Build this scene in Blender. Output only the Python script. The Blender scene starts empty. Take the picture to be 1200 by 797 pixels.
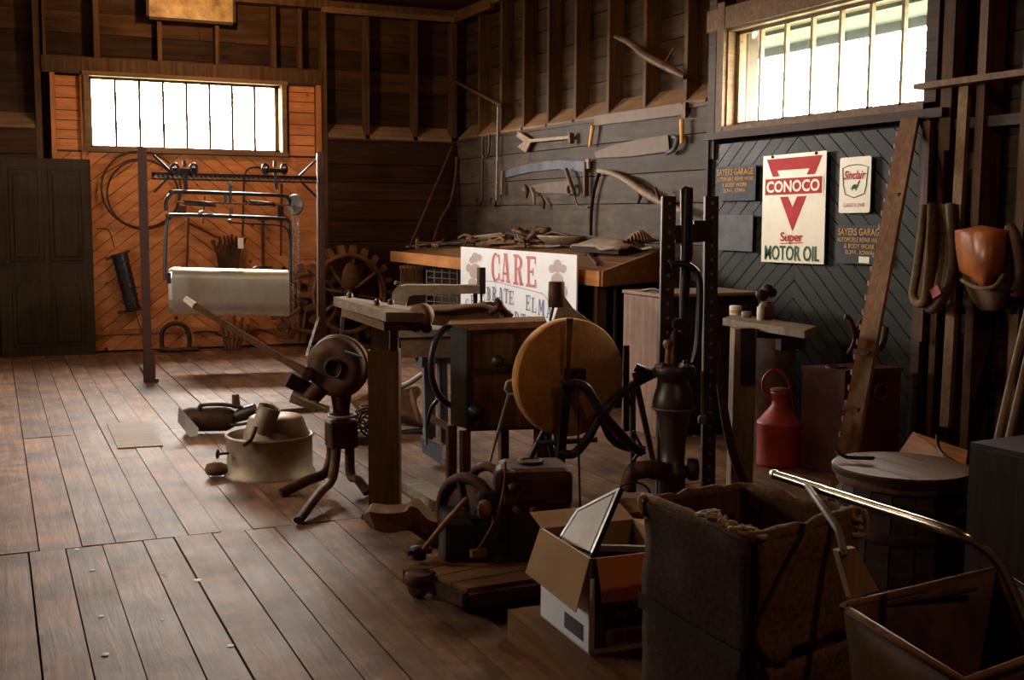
import bpy, bmesh, math, random
from mathutils import Vector, Matrix, noise
random.seed(7)
S = bpy.context.scene
COL = S.collection
PI = math.pi

# ---------------------------------------------------------------- camera
FPX, YAW, PITCH, ROLL, CAMH = 1361.3, 0.4208, 0.10644, 0.0069, 1.5
FW = Vector((math.sin(YAW)*math.cos(PITCH), math.cos(YAW)*math.cos(PITCH), -math.sin(PITCH)))
RT0 = Vector((math.cos(YAW), -math.sin(YAW), 0)); UP0 = RT0.cross(FW)
RT = RT0*math.cos(ROLL)+UP0*math.sin(ROLL); UP = UP0*math.cos(ROLL)-RT0*math.sin(ROLL)
cam_data = bpy.data.cameras.new('camera'); cam = bpy.data.objects.new('camera', cam_data); COL.objects.link(cam)
cam_data.sensor_width = 36; cam_data.sensor_fit = 'HORIZONTAL'; cam_data.lens = 36*FPX/1200
cam_data.clip_start = 0.05; cam_data.clip_end = 300
m = Matrix.Identity(4)
for i in range(3):
    m[i][0], m[i][1], m[i][2] = RT[i], UP[i], -FW[i]
m[2][3] = CAMH
cam.matrix_world = m
S.camera = cam
# ---------------------------------------------------------------- world, lamps, exposure
w = bpy.data.worlds.new('daylight'); S.world = w; w.use_nodes = True
bg = w.node_tree.nodes['Background']; bg.inputs[0].default_value = (1.0, 0.93, 0.84, 1); bg.inputs[1].default_value = 108.0
S.view_settings.view_transform = 'Standard'; S.view_settings.look = 'None'; S.view_settings.gamma = 1
S.view_settings.exposure = 0.36
S.cycles.use_denoising = True
S.cycles.max_bounces = 7; S.cycles.diffuse_bounces = 4; S.cycles.glossy_bounces = 3; S.cycles.transparent_max_bounces = 12
S.cycles.sample_clamp_indirect = 6.0
S.cycles.caustics_reflective = False; S.cycles.caustics_refractive = False
WX, WY, XL, YB, ZC = 5.155, 13.17, -2.6, -1.6, 3.95     # right wall, back wall, left wall, rear wall, ceiling
W1 = (1.0, 3.03, 2.19, 2.94)      # back window  x0 x1 z0 z1
W2 = (5.47, 7.54, 2.19, 2.90)     # right window y0 y1 z0 z1
W3 = (6.4, 7.5, 1.95, 2.55)        # left wall windows (outside the frame) y0 y1 z0 z1
W4 = (9.1, 9.9, 2.0, 2.55)
def portal(loc, sx, sy, nrm):
    d = bpy.data.lights.new('daylight_portal', 'AREA'); d.shape = 'RECTANGLE'; d.size = sx; d.size_y = sy; d.cycles.is_portal = True
    o = bpy.data.objects.new('daylight_portal', d); COL.objects.link(o)
    n = Vector(nrm)
    o.matrix_world = Matrix.Translation(loc) @ n.to_track_quat('-Z', 'Y').to_matrix().to_4x4()
portal((2.015, WY+0.3, 2.565), 2.05, 0.8, (0, -1, 0))
portal((WX+0.3, 6.5, 2.545), 2.15, 0.8, (-1, 0, 0))
portal((XL-0.2, 6.95, 2.25), 1.2, .65, (1, 0, 0))
portal((XL-0.2, 9.5, 2.27), .9, .6, (1, 0, 0))
LAMPS = [((2.15, 11.7, 3.66), 75), ((3.15, 7.6, 3.42), 38), ((2.5, 0.3, 3.3), 34), ((.5, 5.0, 3.5), 30)]   # hanging bulbs, above the frame

# ---------------------------------------------------------------- pixel -> world helpers (for measuring where real surfaces are)
def ray(px, py): return FW*FPX + RT*(px-600) - UP*(py-398.5)
def Zp(px, py, z=0.0):
    d = ray(px, py); t = (z-CAMH)/d.z; return Vector((d.x*t, d.y*t, z))
def Xp(px, py, x):
    d = ray(px, py); t = x/d.x; return Vector((x, d.y*t, CAMH+d.z*t))
def Yp(px, py, y):
    d = ray(px, py); t = y/d.y; return Vector((d.x*t, y, CAMH+d.z*t))
def upright(g, h=None):
    """V(px,py,off): point on the upright plane through g that faces the viewer; off metres nearer"""
    g = Vector((g[0], g[1], 0)); n = Vector((math.sin(YAW), math.cos(YAW), 0)) if h is None else Vector((-(h[1]-g[1]), h[0]-g[0], 0)).normalized()
    if n.dot(g) < 0: n = -n
    dd = g.dot(n)
    def V(px, py, off=0.0):
        d = ray(px, py); t = (dd-off)/d.dot(n); return Vector((d.x*t, d.y*t, CAMH+d.z*t))
    V.n = n; V.g = g
    return V

# ---------------------------------------------------------------- materials
MATS = {}
def nt(name):
    mt = bpy.data.materials.new(name); mt.use_nodes = True; n = mt.node_tree; b = n.nodes['Principled BSDF']
    return mt, n, b
def N(n, t, **kw):
    x = n.nodes.new(t)
    for k, v in kw.items(): setattr(x, k, v)
    return x
def coords(n, scale=(1,1,1), use_random=True):
    tc = N(n, 'ShaderNodeTexCoord'); oi = N(n, 'ShaderNodeObjectInfo')
    mp = N(n, 'ShaderNodeMapping'); mp.inputs['Scale'].default_value = scale
    mu = N(n, 'ShaderNodeMath', operation='MULTIPLY'); mu.inputs[1].default_value = 37.0
    n.links.new(oi.outputs['Random'], mu.inputs[0])
    ad = N(n, 'ShaderNodeVectorMath', operation='ADD')
    n.links.new(tc.outputs['Object'], ad.inputs[0]); n.links.new(mu.outputs[0], ad.inputs[1])
    n.links.new(ad.outputs[0], mp.inputs['Vector'])
    return mp.outputs[0], oi.outputs['Random'], ad.outputs[0]
def ramp(n, fac, stops):
    r = N(n, 'ShaderNodeValToRGB'); e = r.color_ramp.elements
    while len(e) < len(stops): e.new(0.5)
    for i, (p, c) in enumerate(stops):
        e[i].position = p; e[i].color = (*c, 1) if len(c) == 3 else c
    n.links.new(fac, r.inputs[0]); return r.outputs[0]
def mul_val(n, col, fac_out, lo, hi):
    mr = N(n, 'ShaderNodeMapRange'); mr.inputs[3].default_value = lo; mr.inputs[4].default_value = hi
    n.links.new(fac_out, mr.inputs[0])
    mx = N(n, 'ShaderNodeVectorMath', operation='SCALE'); n.links.new(col, mx.inputs[0]); n.links.new(mr.outputs[0], mx.inputs[3])
    return mx.outputs[0]
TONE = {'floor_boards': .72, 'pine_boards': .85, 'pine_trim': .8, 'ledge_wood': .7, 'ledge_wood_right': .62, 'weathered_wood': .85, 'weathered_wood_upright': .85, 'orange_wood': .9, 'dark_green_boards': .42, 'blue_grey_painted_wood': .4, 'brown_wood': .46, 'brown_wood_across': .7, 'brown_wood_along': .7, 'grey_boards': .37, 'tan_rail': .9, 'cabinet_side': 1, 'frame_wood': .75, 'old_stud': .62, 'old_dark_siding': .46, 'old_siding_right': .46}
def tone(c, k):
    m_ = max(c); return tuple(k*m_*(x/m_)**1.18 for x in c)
def wood(name, a, b, axis='Y', rough=0.6, vary=0.25, stain=0.35, freq=26, knots=False, dust=None, bump=0.25, spec=0.4, nails=False):
    if name in MATS: return MATS[name]
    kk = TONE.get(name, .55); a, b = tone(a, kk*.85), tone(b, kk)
    mt, n, p = nt(name)
    sc = {'X': (1.6, freq, freq), 'Y': (freq, 1.6, freq), 'Z': (freq, freq, 1.6)}[axis]
    v, rnd, v0 = coords(n, sc)
    t = N(n, 'ShaderNodeTexNoise'); t.inputs['Scale'].default_value = 1; t.inputs['Detail'].default_value = 6; t.inputs['Roughness'].default_value = .65; t.inputs['Distortion'].default_value = .6
    n.links.new(v, t.inputs['Vector'])
    c = ramp(n, t.outputs[0], [(0.3, a), (0.72, b)])
    t2 = N(n, 'ShaderNodeTexNoise'); t2.inputs['Scale'].default_value = 2.6; t2.inputs['Detail'].default_value = 4; t2.inputs['Roughness'].default_value = .6
    n.links.new(v0, t2.inputs['Vector'])
    c = mul_val(n, c, t2.outputs[0], 1-stain*1.6, 1+stain*1.3)
    c = mul_val(n, c, rnd, 1-vary, 1+vary)
    if knots:
        vo = N(n, 'ShaderNodeTexVoronoi'); vo.inputs['Scale'].default_value = 3.2; n.links.new(v0, vo.inputs['Vector'])
        k = ramp(n, vo.outputs['Distance'], [(0.05, (0.12,0.07,0.04)), (0.1, (1,1,1))])
        mm = N(n, 'ShaderNodeVectorMath', operation='MULTIPLY'); n.links.new(c, mm.inputs[0]); n.links.new(k, mm.inputs[1]); c = mm.outputs[0]
    if dust:
        t3 = N(n, 'ShaderNodeTexNoise'); t3.inputs['Scale'].default_value = dust[1]; t3.inputs['Detail'].default_value = 8; t3.inputs['Roughness'].default_value = .7
        n.links.new(v0, t3.inputs['Vector'])
        f = ramp(n, t3.outputs[0], [(dust[2], (0,0,0)), (dust[2]+.2, (1,1,1))])
        mx = N(n, 'ShaderNodeMix', data_type='RGBA'); n.links.new(f, mx.inputs[0]); n.links.new(c, mx.inputs[6]); mx.inputs[7].default_value = (*dust[0], 1); c = mx.outputs[2]
    n.links.new(c, p.inputs['Base Color'])
    mr = N(n, 'ShaderNodeMapRange'); mr.inputs[3].default_value = max(.05, rough-.12); mr.inputs[4].default_value = min(1, rough+.12)
    n.links.new(t2.outputs[0], mr.inputs[0]); n.links.new(mr.outputs[0], p.inputs['Roughness'])
    p.inputs['Specular IOR Level'].default_value = spec if name == 'floor_boards' else .13
    bp = N(n, 'ShaderNodeBump'); bp.inputs['Strength'].default_value = bump; bp.inputs['Distance'].default_value = .01
    n.links.new(t.outputs[0], bp.inputs['Height']); n.links.new(bp.outputs[0], p.inputs['Normal'])
    MATS[name] = mt; return mt
def surf(name, a, b=None, rough=.5, metal=0.0, scale=8, lo=.4, hi=.65, bump=.15, spec=.5, vary=.1, sheen=0, coat=0):
    if name in MATS: return MATS[name]
    mt, n, p = nt(name); b = b or tuple(x*.6 for x in a)
    v, rnd, v0 = coords(n, (1,1,1))
    t = N(n, 'ShaderNodeTexNoise'); t.inputs['Scale'].default_value = scale; t.inputs['Detail'].default_value = 7; t.inputs['Roughness'].default_value = .65
    n.links.new(v0, t.inputs['Vector'])
    c = ramp(n, t.outputs[0], [(lo, a), (hi, b)])
    c = mul_val(n, c, rnd, 1-vary, 1+vary)
    n.links.new(c, p.inputs['Base Color'])
    p.inputs['Metallic'].default_value = metal; p.inputs['Specular IOR Level'].default_value = spec if rough < .5 else .15
    mr = N(n, 'ShaderNodeMapRange'); mr.inputs[3].default_value = max(.04, rough-.1); mr.inputs[4].default_value = min(1, rough+.2)
    n.links.new(t.outputs[0], mr.inputs[0]); n.links.new(mr.outputs[0], p.inputs['Roughness'])
    if bump:
        bp = N(n, 'ShaderNodeBump'); bp.inputs['Strength'].default_value = bump; bp.inputs['Distance'].default_value = .01
        n.links.new(t.outputs[0], bp.inputs['Height']); n.links.new(bp.outputs[0], p.inputs['Normal'])
    MATS[name] = mt; return mt
def glass(name, dirt=.03, tint=(1,1,1)):
    mt = bpy.data.materials.new(name); mt.use_nodes = True; n = mt.node_tree; n.nodes.remove(n.nodes['Principled BSDF'])
    out = n.nodes['Material Output']; tr = N(n, 'ShaderNodeBsdfTransparent'); tr.inputs[0].default_value = (*tint, 1)
    gl = N(n, 'ShaderNodeBsdfGlossy'); gl.inputs['Roughness'].default_value = .02
    lw = N(n, 'ShaderNodeLayerWeight'); pw = N(n, 'ShaderNodeMath', operation='POWER'); pw.inputs[1].default_value = 4.0; n.links.new(lw.outputs['Facing'], pw.inputs[0])
    fr = N(n, 'ShaderNodeMapRange'); fr.inputs[3].default_value = .06; fr.inputs[4].default_value = .9; n.links.new(pw.outputs[0], fr.inputs[0])
    mx = N(n, 'ShaderNodeMixShader'); n.links.new(fr.outputs[0], mx.inputs[0]); n.links.new(tr.outputs[0], mx.inputs[1]); n.links.new(gl.outputs[0], mx.inputs[2])
    df = N(n, 'ShaderNodeBsdfTranslucent'); df.inputs[0].default_value = (.5,.55,.5,1)
    t = N(n, 'ShaderNodeTexNoise'); t.inputs['Scale'].default_value = 5; t.inputs['Detail'].default_value = 5
    mr = N(n, 'ShaderNodeMapRange'); mr.inputs[3].default_value = 0; mr.inputs[4].default_value = dirt*2
    n.links.new(t.outputs[0], mr.inputs[0])
    m2 = N(n, 'ShaderNodeMixShader'); n.links.new(mr.outputs[0], m2.inputs[0]); n.links.new(mx.outputs[0], m2.inputs[1]); n.links.new(df.outputs[0], m2.inputs[2])
    n.links.new(m2.outputs[0], out.inputs[0]); MATS[name] = mt; return mt

# setting woods
M_floor = wood('floor_boards', (.18,.098,.055), (.42,.25,.145), 'Y', rough=.58, vary=.2, stain=.5, freq=20, dust=((.06,.032,.02), 3.0, .44), bump=.3, spec=.22)
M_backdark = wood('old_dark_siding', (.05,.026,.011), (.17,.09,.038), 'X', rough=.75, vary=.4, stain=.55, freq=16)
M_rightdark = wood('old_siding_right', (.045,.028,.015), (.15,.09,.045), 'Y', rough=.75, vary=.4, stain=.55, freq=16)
M_studdark = wood('old_stud', (.07,.038,.016), (.19,.105,.045), 'Z', rough=.7, vary=.25)
M_ledge = wood('ledge_wood', (.2,.12,.06), (.34,.22,.12), 'X', rough=.7, vary=.15)
M_ledgeR = wood('ledge_wood_right', (.2,.12,.065), (.36,.23,.13), 'Y', rough=.7, vary=.15)
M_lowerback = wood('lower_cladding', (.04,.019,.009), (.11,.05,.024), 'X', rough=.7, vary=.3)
M_greyboard = wood('grey_boards', (.10,.072,.05), (.26,.2,.15), 'Y', rough=.65, vary=.25, stain=.65, freq=14, dust=((.055,.035,.022), 2.2, .5))
M_pine = wood('pine_boards', (.5,.2,.07), (.74,.33,.13), 'X', rough=.55, vary=.14, stain=.25, freq=14, knots=True)
M_pinez = wood('pine_trim', (.4,.17,.06), (.66,.3,.12), 'Z', rough=.55, vary=.15, stain=.3, freq=14)
M_green = wood('dark_green_boards', (.026,.026,.02), (.052,.05,.039), 'Y', rough=.5, vary=.15, stain=.3, freq=10, spec=.5)
M_frame = wood('frame_wood', (.13,.08,.045), (.26,.17,.1), 'X', rough=.6, vary=.15)
M_framed = wood('frame_dark', (.05,.035,.022), (.12,.08,.05), 'Y', rough=.6, vary=.15)
# object materials
M_brown = wood('brown_wood', (.14,.07,.032), (.3,.16,.075), 'Z', rough=.5, vary=.12)
M_brownx = wood('brown_wood_across', (.16,.085,.04), (.34,.19,.09), 'X', rough=.5, vary=.15)
M_browny = wood('brown_wood_along', (.15,.08,.038), (.32,.18,.085), 'Y', rough=.5, vary=.15)
M_orangew = wood('orange_wood', (.42,.19,.07), (.62,.31,.13), 'Y', rough=.5, vary=.1)
M_greyw = wood('weathered_wood', (.22,.16,.11), (.42,.33,.24), 'X', rough=.65, vary=.15)
M_greywz = wood('weathered_wood_upright', (.2,.14,.095), (.4,.3,.21), 'Z', rough=.6, vary=.15)
M_bluew = wood('blue_grey_painted_wood', (.2,.22,.24), (.34,.37,.4), 'Z', rough=.55, vary=.1)
M_door = wood('door_paint', (.05,.035,.02), (.1,.068,.04), 'Z', rough=.5, vary=.05, stain=.2)
M_iron = surf('dark_iron', (.03,.02,.016), (.065,.035,.02), rough=.42, metal=.6)
M_black = surf('black_iron', (.012,.011,.012), (.03,.024,.02), rough=.35, metal=.3)
M_rust = surf('rusty_iron', (.085,.037,.016), (.035,.016,.01), rough=.55, metal=.35)
M_rustl = surf('light_rust', (.22,.105,.045), (.11,.055,.025), rough=.55, metal=.2)
M_steelb = surf('brown_steel', (.06,.022,.014), (.035,.014,.01), rough=.45, metal=.2)
M_zinc = surf('galvanised', (.55,.53,.47), (.42,.39,.32), rough=.32, metal=.85, scale=4, bump=.05)
M_zincd = surf('dull_galvanised', (.27,.2,.13), (.17,.12,.07), rough=.5, metal=.4, scale=5)
M_grey = surf('grey_metal', (.24,.22,.19), (.14,.125,.105), rough=.5, metal=.4)
M_chrome = surf('chrome', (.75,.7,.6), (.5,.42,.3), rough=.16, metal=1, bump=0)
M_blued = surf('blued_saw_steel', (.085,.095,.115), (.06,.058,.056), rough=.55, metal=.2, scale=5)
M_sawrust = surf('saw_rust', (.11,.07,.045), (.15,.12,.095), rough=.6, metal=.1, scale=5)
M_stone = surf('grindstone', (.5,.255,.085), (.38,.185,.06), rough=.8, scale=22, bump=.4)
M_red = surf('red_paint', (.36,.032,.02), (.2,.02,.013), rough=.42, scale=6)
M_redw = surf('dull_red_paint', (.14,.05,.036), (.08,.03,.024), rough=.55, scale=5)
M_orange = surf('orange_leather', (.4,.12,.028), (.24,.065,.016), rough=.28, scale=5)
M_leather = surf('brown_leather', (.11,.055,.024), (.05,.026,.013), rough=.5, scale=7, bump=.3)
M_straw = surf('felt_pad', (.2,.125,.06), (.12,.075,.036), rough=.9, scale=30, bump=.4)
M_burlapd = surf('dark_burlap', (.055,.032,.017), (.03,.018,.01), rough=.95, scale=60, bump=.6)
M_burlap = surf('burlap', (.15,.08,.035), (.08,.042,.018), rough=.95, scale=60, bump=.6)
M_card = surf('cardboard', (.36,.21,.1), (.3,.17,.08), rough=.8, scale=4)
M_cardo = surf('cardboard_orange', (.5,.16,.045), (.4,.125,.035), rough=.8, scale=4)
M_white = surf('white_print', (.76,.77,.78), (.7,.7,.7), rough=.55, scale=4, bump=0, vary=0)
M_cream = surf('cream_enamel', (.82,.76,.6), (.72,.64,.46), rough=.3, scale=3, bump=0, vary=0)
M_signred = surf('sign_red', (.5,.008,.006), (.4,.008,.006), rough=.55, bump=0, vary=0)
M_signgreen = surf('sign_green', (.01,.09,.04), (.01,.07,.035), rough=.55, bump=0, vary=0)
M_signyel = surf('sign_yellow', (.5,.27,.05), (.36,.18,.035), rough=.55, scale=20, bump=0, vary=0)
M_signslate = surf('sign_slate', (.035,.04,.048), (.025,.028,.033), rough=.55, bump=0, vary=0)
M_greysign = surf('grey_sign', (.085,.09,.1), (.06,.062,.068), rough=.5, bump=0)
M_pinkink = surf('faded_red_ink', (.55,.17,.17), (.48,.13,.14), rough=.6, bump=0, vary=0)
M_blueink = surf('faded_blue_ink', (.13,.18,.3), (.18,.23,.36), rough=.6, bump=0, vary=0)
M_bearink = surf('faded_brown_ink', (.46,.37,.33), (.42,.33,.3), rough=.6, bump=0, vary=0)
M_bearlight = surf('faded_tan_ink', (.6,.5,.42), (.58,.48,.4), rough=.6, bump=0, vary=0)
M_yellow = surf('yellow_orange_paint', (.75,.36,.04), (.6,.26,.03), rough=.45)
M_dkw = wood('near_black_wood', (.03,.018,.01), (.07,.04,.02), 'Z', rough=.6, vary=.15)
M_tan = wood('tan_rail', (.3,.19,.12), (.52,.35,.23), 'Z', rough=.6, vary=.1)
M_cabside = wood('cabinet_side', (.16,.1,.075), (.28,.19,.145), 'Z', rough=.55, stain=.4)
M_pump = surf('pump_iron', (.075,.05,.038), (.035,.027,.023), rough=.36, metal=.4)
M_rope = surf('rope', (.34,.24,.13), (.22,.15,.08), rough=.9, scale=40)
M_gold = surf('gold_print', (.42,.25,.055), (.16,.085,.02), rough=.45, metal=.1, scale=6)
M_dk = surf('near_black_cloth_and_shade', (.03,.022,.018), (.045,.03,.022), rough=.8)
M_paper = surf('framed_picture', (.62,.58,.5), (.5,.36,.22), rough=.3, scale=5, lo=.5, hi=.75, bump=0)
M_glass = glass('window_glass', .012)
M_glassr = glass('dusty_window_glass', .02)
M_soffit = surf('eave_boards', (.06,.08,.08), (.045,.065,.065), rough=.8, bump=0)
M_ground = surf('outdoor_ground', (.15,.17,.1), (.2,.2,.13), rough=1, bump=0)
M_shell = surf('outer_shell', (.06,.04,.025), (.04,.03,.02), rough=.9, bump=0)

# ---------------------------------------------------------------- mesh builder (authored in world space)
def rz(a): return Matrix.Rotation(a, 3, 'Z')
def frame_from(d, up=Vector((0,0,1))):
    d = Vector(d).normalized()
    if abs(d.dot(up)) > .98: up = Vector((0,1,0)) if abs(d.y) < .9 else Vector((1,0,0))
    s = d.cross(up).normalized(); u = s.cross(d)
    return s, u, d
class MB:
    def __init__(s): s.v = []; s.f = []; s.sm = []
    def add(s, vs, fs, smooth=False):
        o = len(s.v); s.v += [Vector(v) for v in vs]; s.f += [tuple(i+o for i in f) for f in fs]; s.sm += [smooth]*len(fs)
        return s
    def box(s, c, sz, R=None, bev=0):
        c = Vector(c); h = Vector(sz)/2
        if not bev:
            vs = [Vector((x*h.x, y*h.y, z*h.z)) for z in (-1,1) for y in (-1,1) for x in (-1,1)]
            fs = [(0,2,3,1),(4,5,7,6),(0,1,5,4),(2,6,7,3),(0,4,6,2),(1,3,7,5)]
        else:
            b = min(bev, h.x*.9, h.y*.9, h.z*.9); vs = []; fs = []
            bm = bmesh.new(); bmesh.ops.create_cube(bm, size=1)
            for v in bm.verts: v.co = Vector((v.co.x*sz[0], v.co.y*sz[1], v.co.z*sz[2]))
            bmesh.ops.bevel(bm, geom=list(bm.edges), offset=b, segments=2 if b > .02 else 1, affect='EDGES', profile=.5)
            bm.verts.index_update(); vs = [v.co.copy() for v in bm.verts]; fs = [[v.index for v in f.verts] for f in bm.faces]; bm.free()
        if R is not None: vs = [R @ v for v in vs]
        return s.add([c+v for v in vs], fs)
    def bar(s, p0, p1, w, t, up=(0,0,1), w1=None, t1=None):
        p0, p1 = Vector(p0), Vector(p1); a, u, d = frame_from(p1-p0, Vector(up)); w1 = w if w1 is None else w1; t1 = t if t1 is None else t1
        vs = []
        for p, ww, tt in ((p0, w, t), (p1, w1, t1)):
            for x, y in ((-1,-1),(1,-1),(1,1),(-1,1)): vs.append(p + a*x*ww/2 + u*y*tt/2)
        return s.add(vs, [(3,2,1,0),(4,5,6,7),(0,1,5,4),(1,2,6,5),(2,3,7,6),(3,0,4,7)])
    def tube(s, pts, r, seg=8, closed=False, flat=1.0, up=(0,0,1)):
        pts = [Vector(p) for p in pts]; n = len(pts); rr = r if hasattr(r, '__len__') else [r]*n; vs = []; fs = []; prev = None
        for i, p in enumerate(pts):
            if closed: d = pts[(i+1) % n]-pts[i-1]
            else: d = pts[min(i+1, n-1)]-pts[max(i-1, 0)]
            d.normalize()
            if prev is None: a, u, _ = frame_from(d, Vector(up))
            else:
                a = prev - d*prev.dot(d)
                a = a.normalized() if a.length > 1e-6 else frame_from(d)[0]; u = a.cross(d)
            prev = a.copy()
            for k in range(seg):
                t = 2*PI*k/seg; vs.append(p + a*math.cos(t)*rr[i] + u*math.sin(t)*rr[i]*flat)
        m_ = n if closed else n-1
        for i in range(m_):
            j = (i+1) % n
            for k in range(seg):
                l = (k+1) % seg; fs.append((i*seg+k, i*seg+l, j*seg+l, j*seg+k))
        s.add(vs, fs, True)
        if not closed: s.add([vs[k] for k in range(seg)], [tuple(range(seg))[::-1]]); s.add([vs[(n-1)*seg+k] for k in range(seg)], [tuple(range(seg))])
        return s
    def cyl(s, p0, p1, r0, r1=None, seg=16): 
        return s.lathe([(0,0)] , p0) if False else s.tube([p0, p1], [r0, r0 if r1 is None else r1], seg)
    def lathe(s, prof, base, axis=(0,0,1), seg=24, ref=(0,1,0)):
        a, u, d = frame_from(axis, Vector(ref) if abs(Vector(axis).normalized().dot(Vector(ref))) < .9 else Vector((1,0,0))); base = Vector(base); vs = []; fs = []; n = len(prof)
        for r, z in prof:
            for k in range(seg):
                t = 2*PI*k/seg; vs.append(base + d*z + (a*math.cos(t)+u*math.sin(t))*r)
        for i in range(n-1):
            for k in range(seg):
                l = (k+1) % seg; fs.append((i*seg+k, i*seg+l, (i+1)*seg+l, (i+1)*seg+k))
        s.add(vs, fs, True)
        if prof[0][0] > 1e-4: s.add([vs[k] for k in range(seg)], [tuple(range(seg))[::-1]])
        if prof[-1][0] > 1e-4: s.add([vs[(n-1)*seg+k] for k in range(seg)], [tuple(range(seg))])
        return s
    def prism(s, pts, off):
        """polygon of 3-D points extruded by vector off"""
        pts = [Vector(p) for p in pts]; off = Vector(off); n = len(pts)
        vs = pts + [p+off for p in pts]
        fs = [tuple(range(n))[::-1], tuple(range(n, 2*n))] + [(i, (i+1) % n, n+(i+1) % n, n+i) for i in range(n)]
        return s.add(vs, fs)
    def ring(s, c, axis, R, r, seg=40, rs=8, flat=1.0, a0=0, a1=2*PI, ref=(0,0,1)):
        a, u, d = frame_from(axis, Vector(ref)); c = Vector(c); full = abs(a1-a0-2*PI) < 1e-4
        k = seg if full else seg+1
        pts = [c + (a*math.cos(a0+(a1-a0)*i/seg)+u*math.sin(a0+(a1-a0)*i/seg))*R for i in range(k)]
        return s.tube(pts, r, rs, closed=full, flat=flat, up=d)
    def sheet(s, grid, th=None):
        """grid of points -> smooth surface (thickness th along average normal)"""
        R, C = len(grid), len(grid[0]); vs = [Vector(p) for row in grid for p in row]
        fs = [(i*C+j, i*C+j+1, (i+1)*C+j+1, (i+1)*C+j) for i in range(R-1) for j in range(C-1)]
        if th:
            nn = (vs[C]-vs[0]).cross(vs[1]-vs[0]).normalized()*th; o = len(vs)
            vs2 = vs + [v+nn for v in vs]; f2 = fs + [tuple(i+o for i in f[::-1]) for f in fs]
            edge = [j for j in range(C)] + [i*C+C-1 for i in range(1, R)] + [(R-1)*C+j for j in range(C-2, -1, -1)] + [i*C for i in range(R-2, 0, -1)]
            for q in range(len(edge)):
                x, y = edge[q], edge[(q+1) % len(edge)]; f2.append((y, x, x+o, y+o))
            return s.add(vs2, f2, True)
        return s.add(vs, fs, True)
    def build(s, name, mat, parent=None, label=None, kind=None, loc=None, bevel=0):
        if parent is not None: o0 = WLOC[parent.name]
        elif loc is not None: o0 = Vector(loc)
        else:
            xs = [v.x for v in s.v]; ys = [v.y for v in s.v]; zs = [v.z for v in s.v]
            o0 = Vector(((min(xs)+max(xs))/2, (min(ys)+max(ys))/2, min(zs)))
        c0 = o0
        if parent is not None:   # origin of a part at its own centre
            n = len(s.v); c0 = sum(s.v, Vector())/n
        me = bpy.data.meshes.new(name); me.from_pydata([tuple(v-c0) for v in s.v], [], s.f); 
        me.polygons.foreach_set('use_smooth', s.sm); me.materials.append(mat)
        bm = bmesh.new(); bm.from_mesh(me); bmesh.ops.recalc_face_normals(bm, faces=bm.faces); bm.to_mesh(me); bm.free()
        o = bpy.data.objects.new(name, me); COL.objects.link(o)
        if bevel:
            md = o.modifiers.new('b', 'BEVEL'); md.width = bevel; md.segments = 2; md.limit_method = 'ANGLE'
        if parent is not None: o.parent = parent; o.location = c0-o0
        else: o.location = c0
        WLOC[o.name] = c0.copy()
        if label: o['label'] = label
        if kind: o['kind'] = kind
        return o
WLOC = {}
def thing(name, label, cat, loc, group=None):
    o = bpy.data.objects.new(name, None); COL.objects.link(o); o.location = Vector(loc); o.empty_display_size = .1
    o['label'] = label; o['category'] = cat
    if group: o['group'] = group
    WLOC[o.name] = Vector(loc); return o
def tag(o, label, cat, group=None):
    o['label'] = label; o['category'] = cat
    if group: o['group'] = group
    return o
def struct(o):
    o['kind'] = 'structure'; return o
def shell(name, loc):
    o = bpy.data.objects.new(name, None); COL.objects.link(o); o.location = Vector(loc); o['kind'] = 'structure'; WLOC[o.name] = Vector(loc); return o
def copy_tree(o, loc, label=None, parent=None):
    c = o.copy(); COL.objects.link(c)
    if parent is None: c.location = Vector(loc)
    else: c.parent = parent
    if label: c['label'] = label
    WLOC[c.name] = Vector(loc) if parent is None else Vector()
    for ch in list(o.children): copy_tree(ch, None, None, c)
    return c
def clip(poly, a, b, c):
    """keep a*x+b*y<=c"""
    out = []
    for i in range(len(poly)):
        p, q = poly[i-1], poly[i]; dp, dq = a*p[0]+b*p[1]-c, a*q[0]+b*q[1]-c
        if (dp <= 0) != (dq <= 0):
            t = dp/(dp-dq); out.append((p[0]+(q[0]-p[0])*t, p[1]+(q[1]-p[1])*t))
        if dq <= 0: out.append(q)
    return out
def arc(c, R, a0, a1, n, ax, ay):
    c = Vector(c); return [c + Vector(ax)*math.cos(a0+(a1-a0)*i/n)*R + Vector(ay)*math.sin(a0+(a1-a0)*i/n)*R for i in range(n+1)]
def smooth_pts(pts, n=6):
    pts = [Vector(p) for p in pts]; out = []
    for i in range(len(pts)-1):
        p0, p1, p2, p3 = pts[max(i-1,0)], pts[i], pts[i+1], pts[min(i+2, len(pts)-1)]
        for k in range(n):
            t = k/n; out.append(.5*((2*p1)+(-p0+p2)*t+(2*p0-5*p1+4*p2-p3)*t*t+(-p0+3*p1-3*p2+p3)*t**3))
    out.append(pts[-1]); return out
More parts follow.
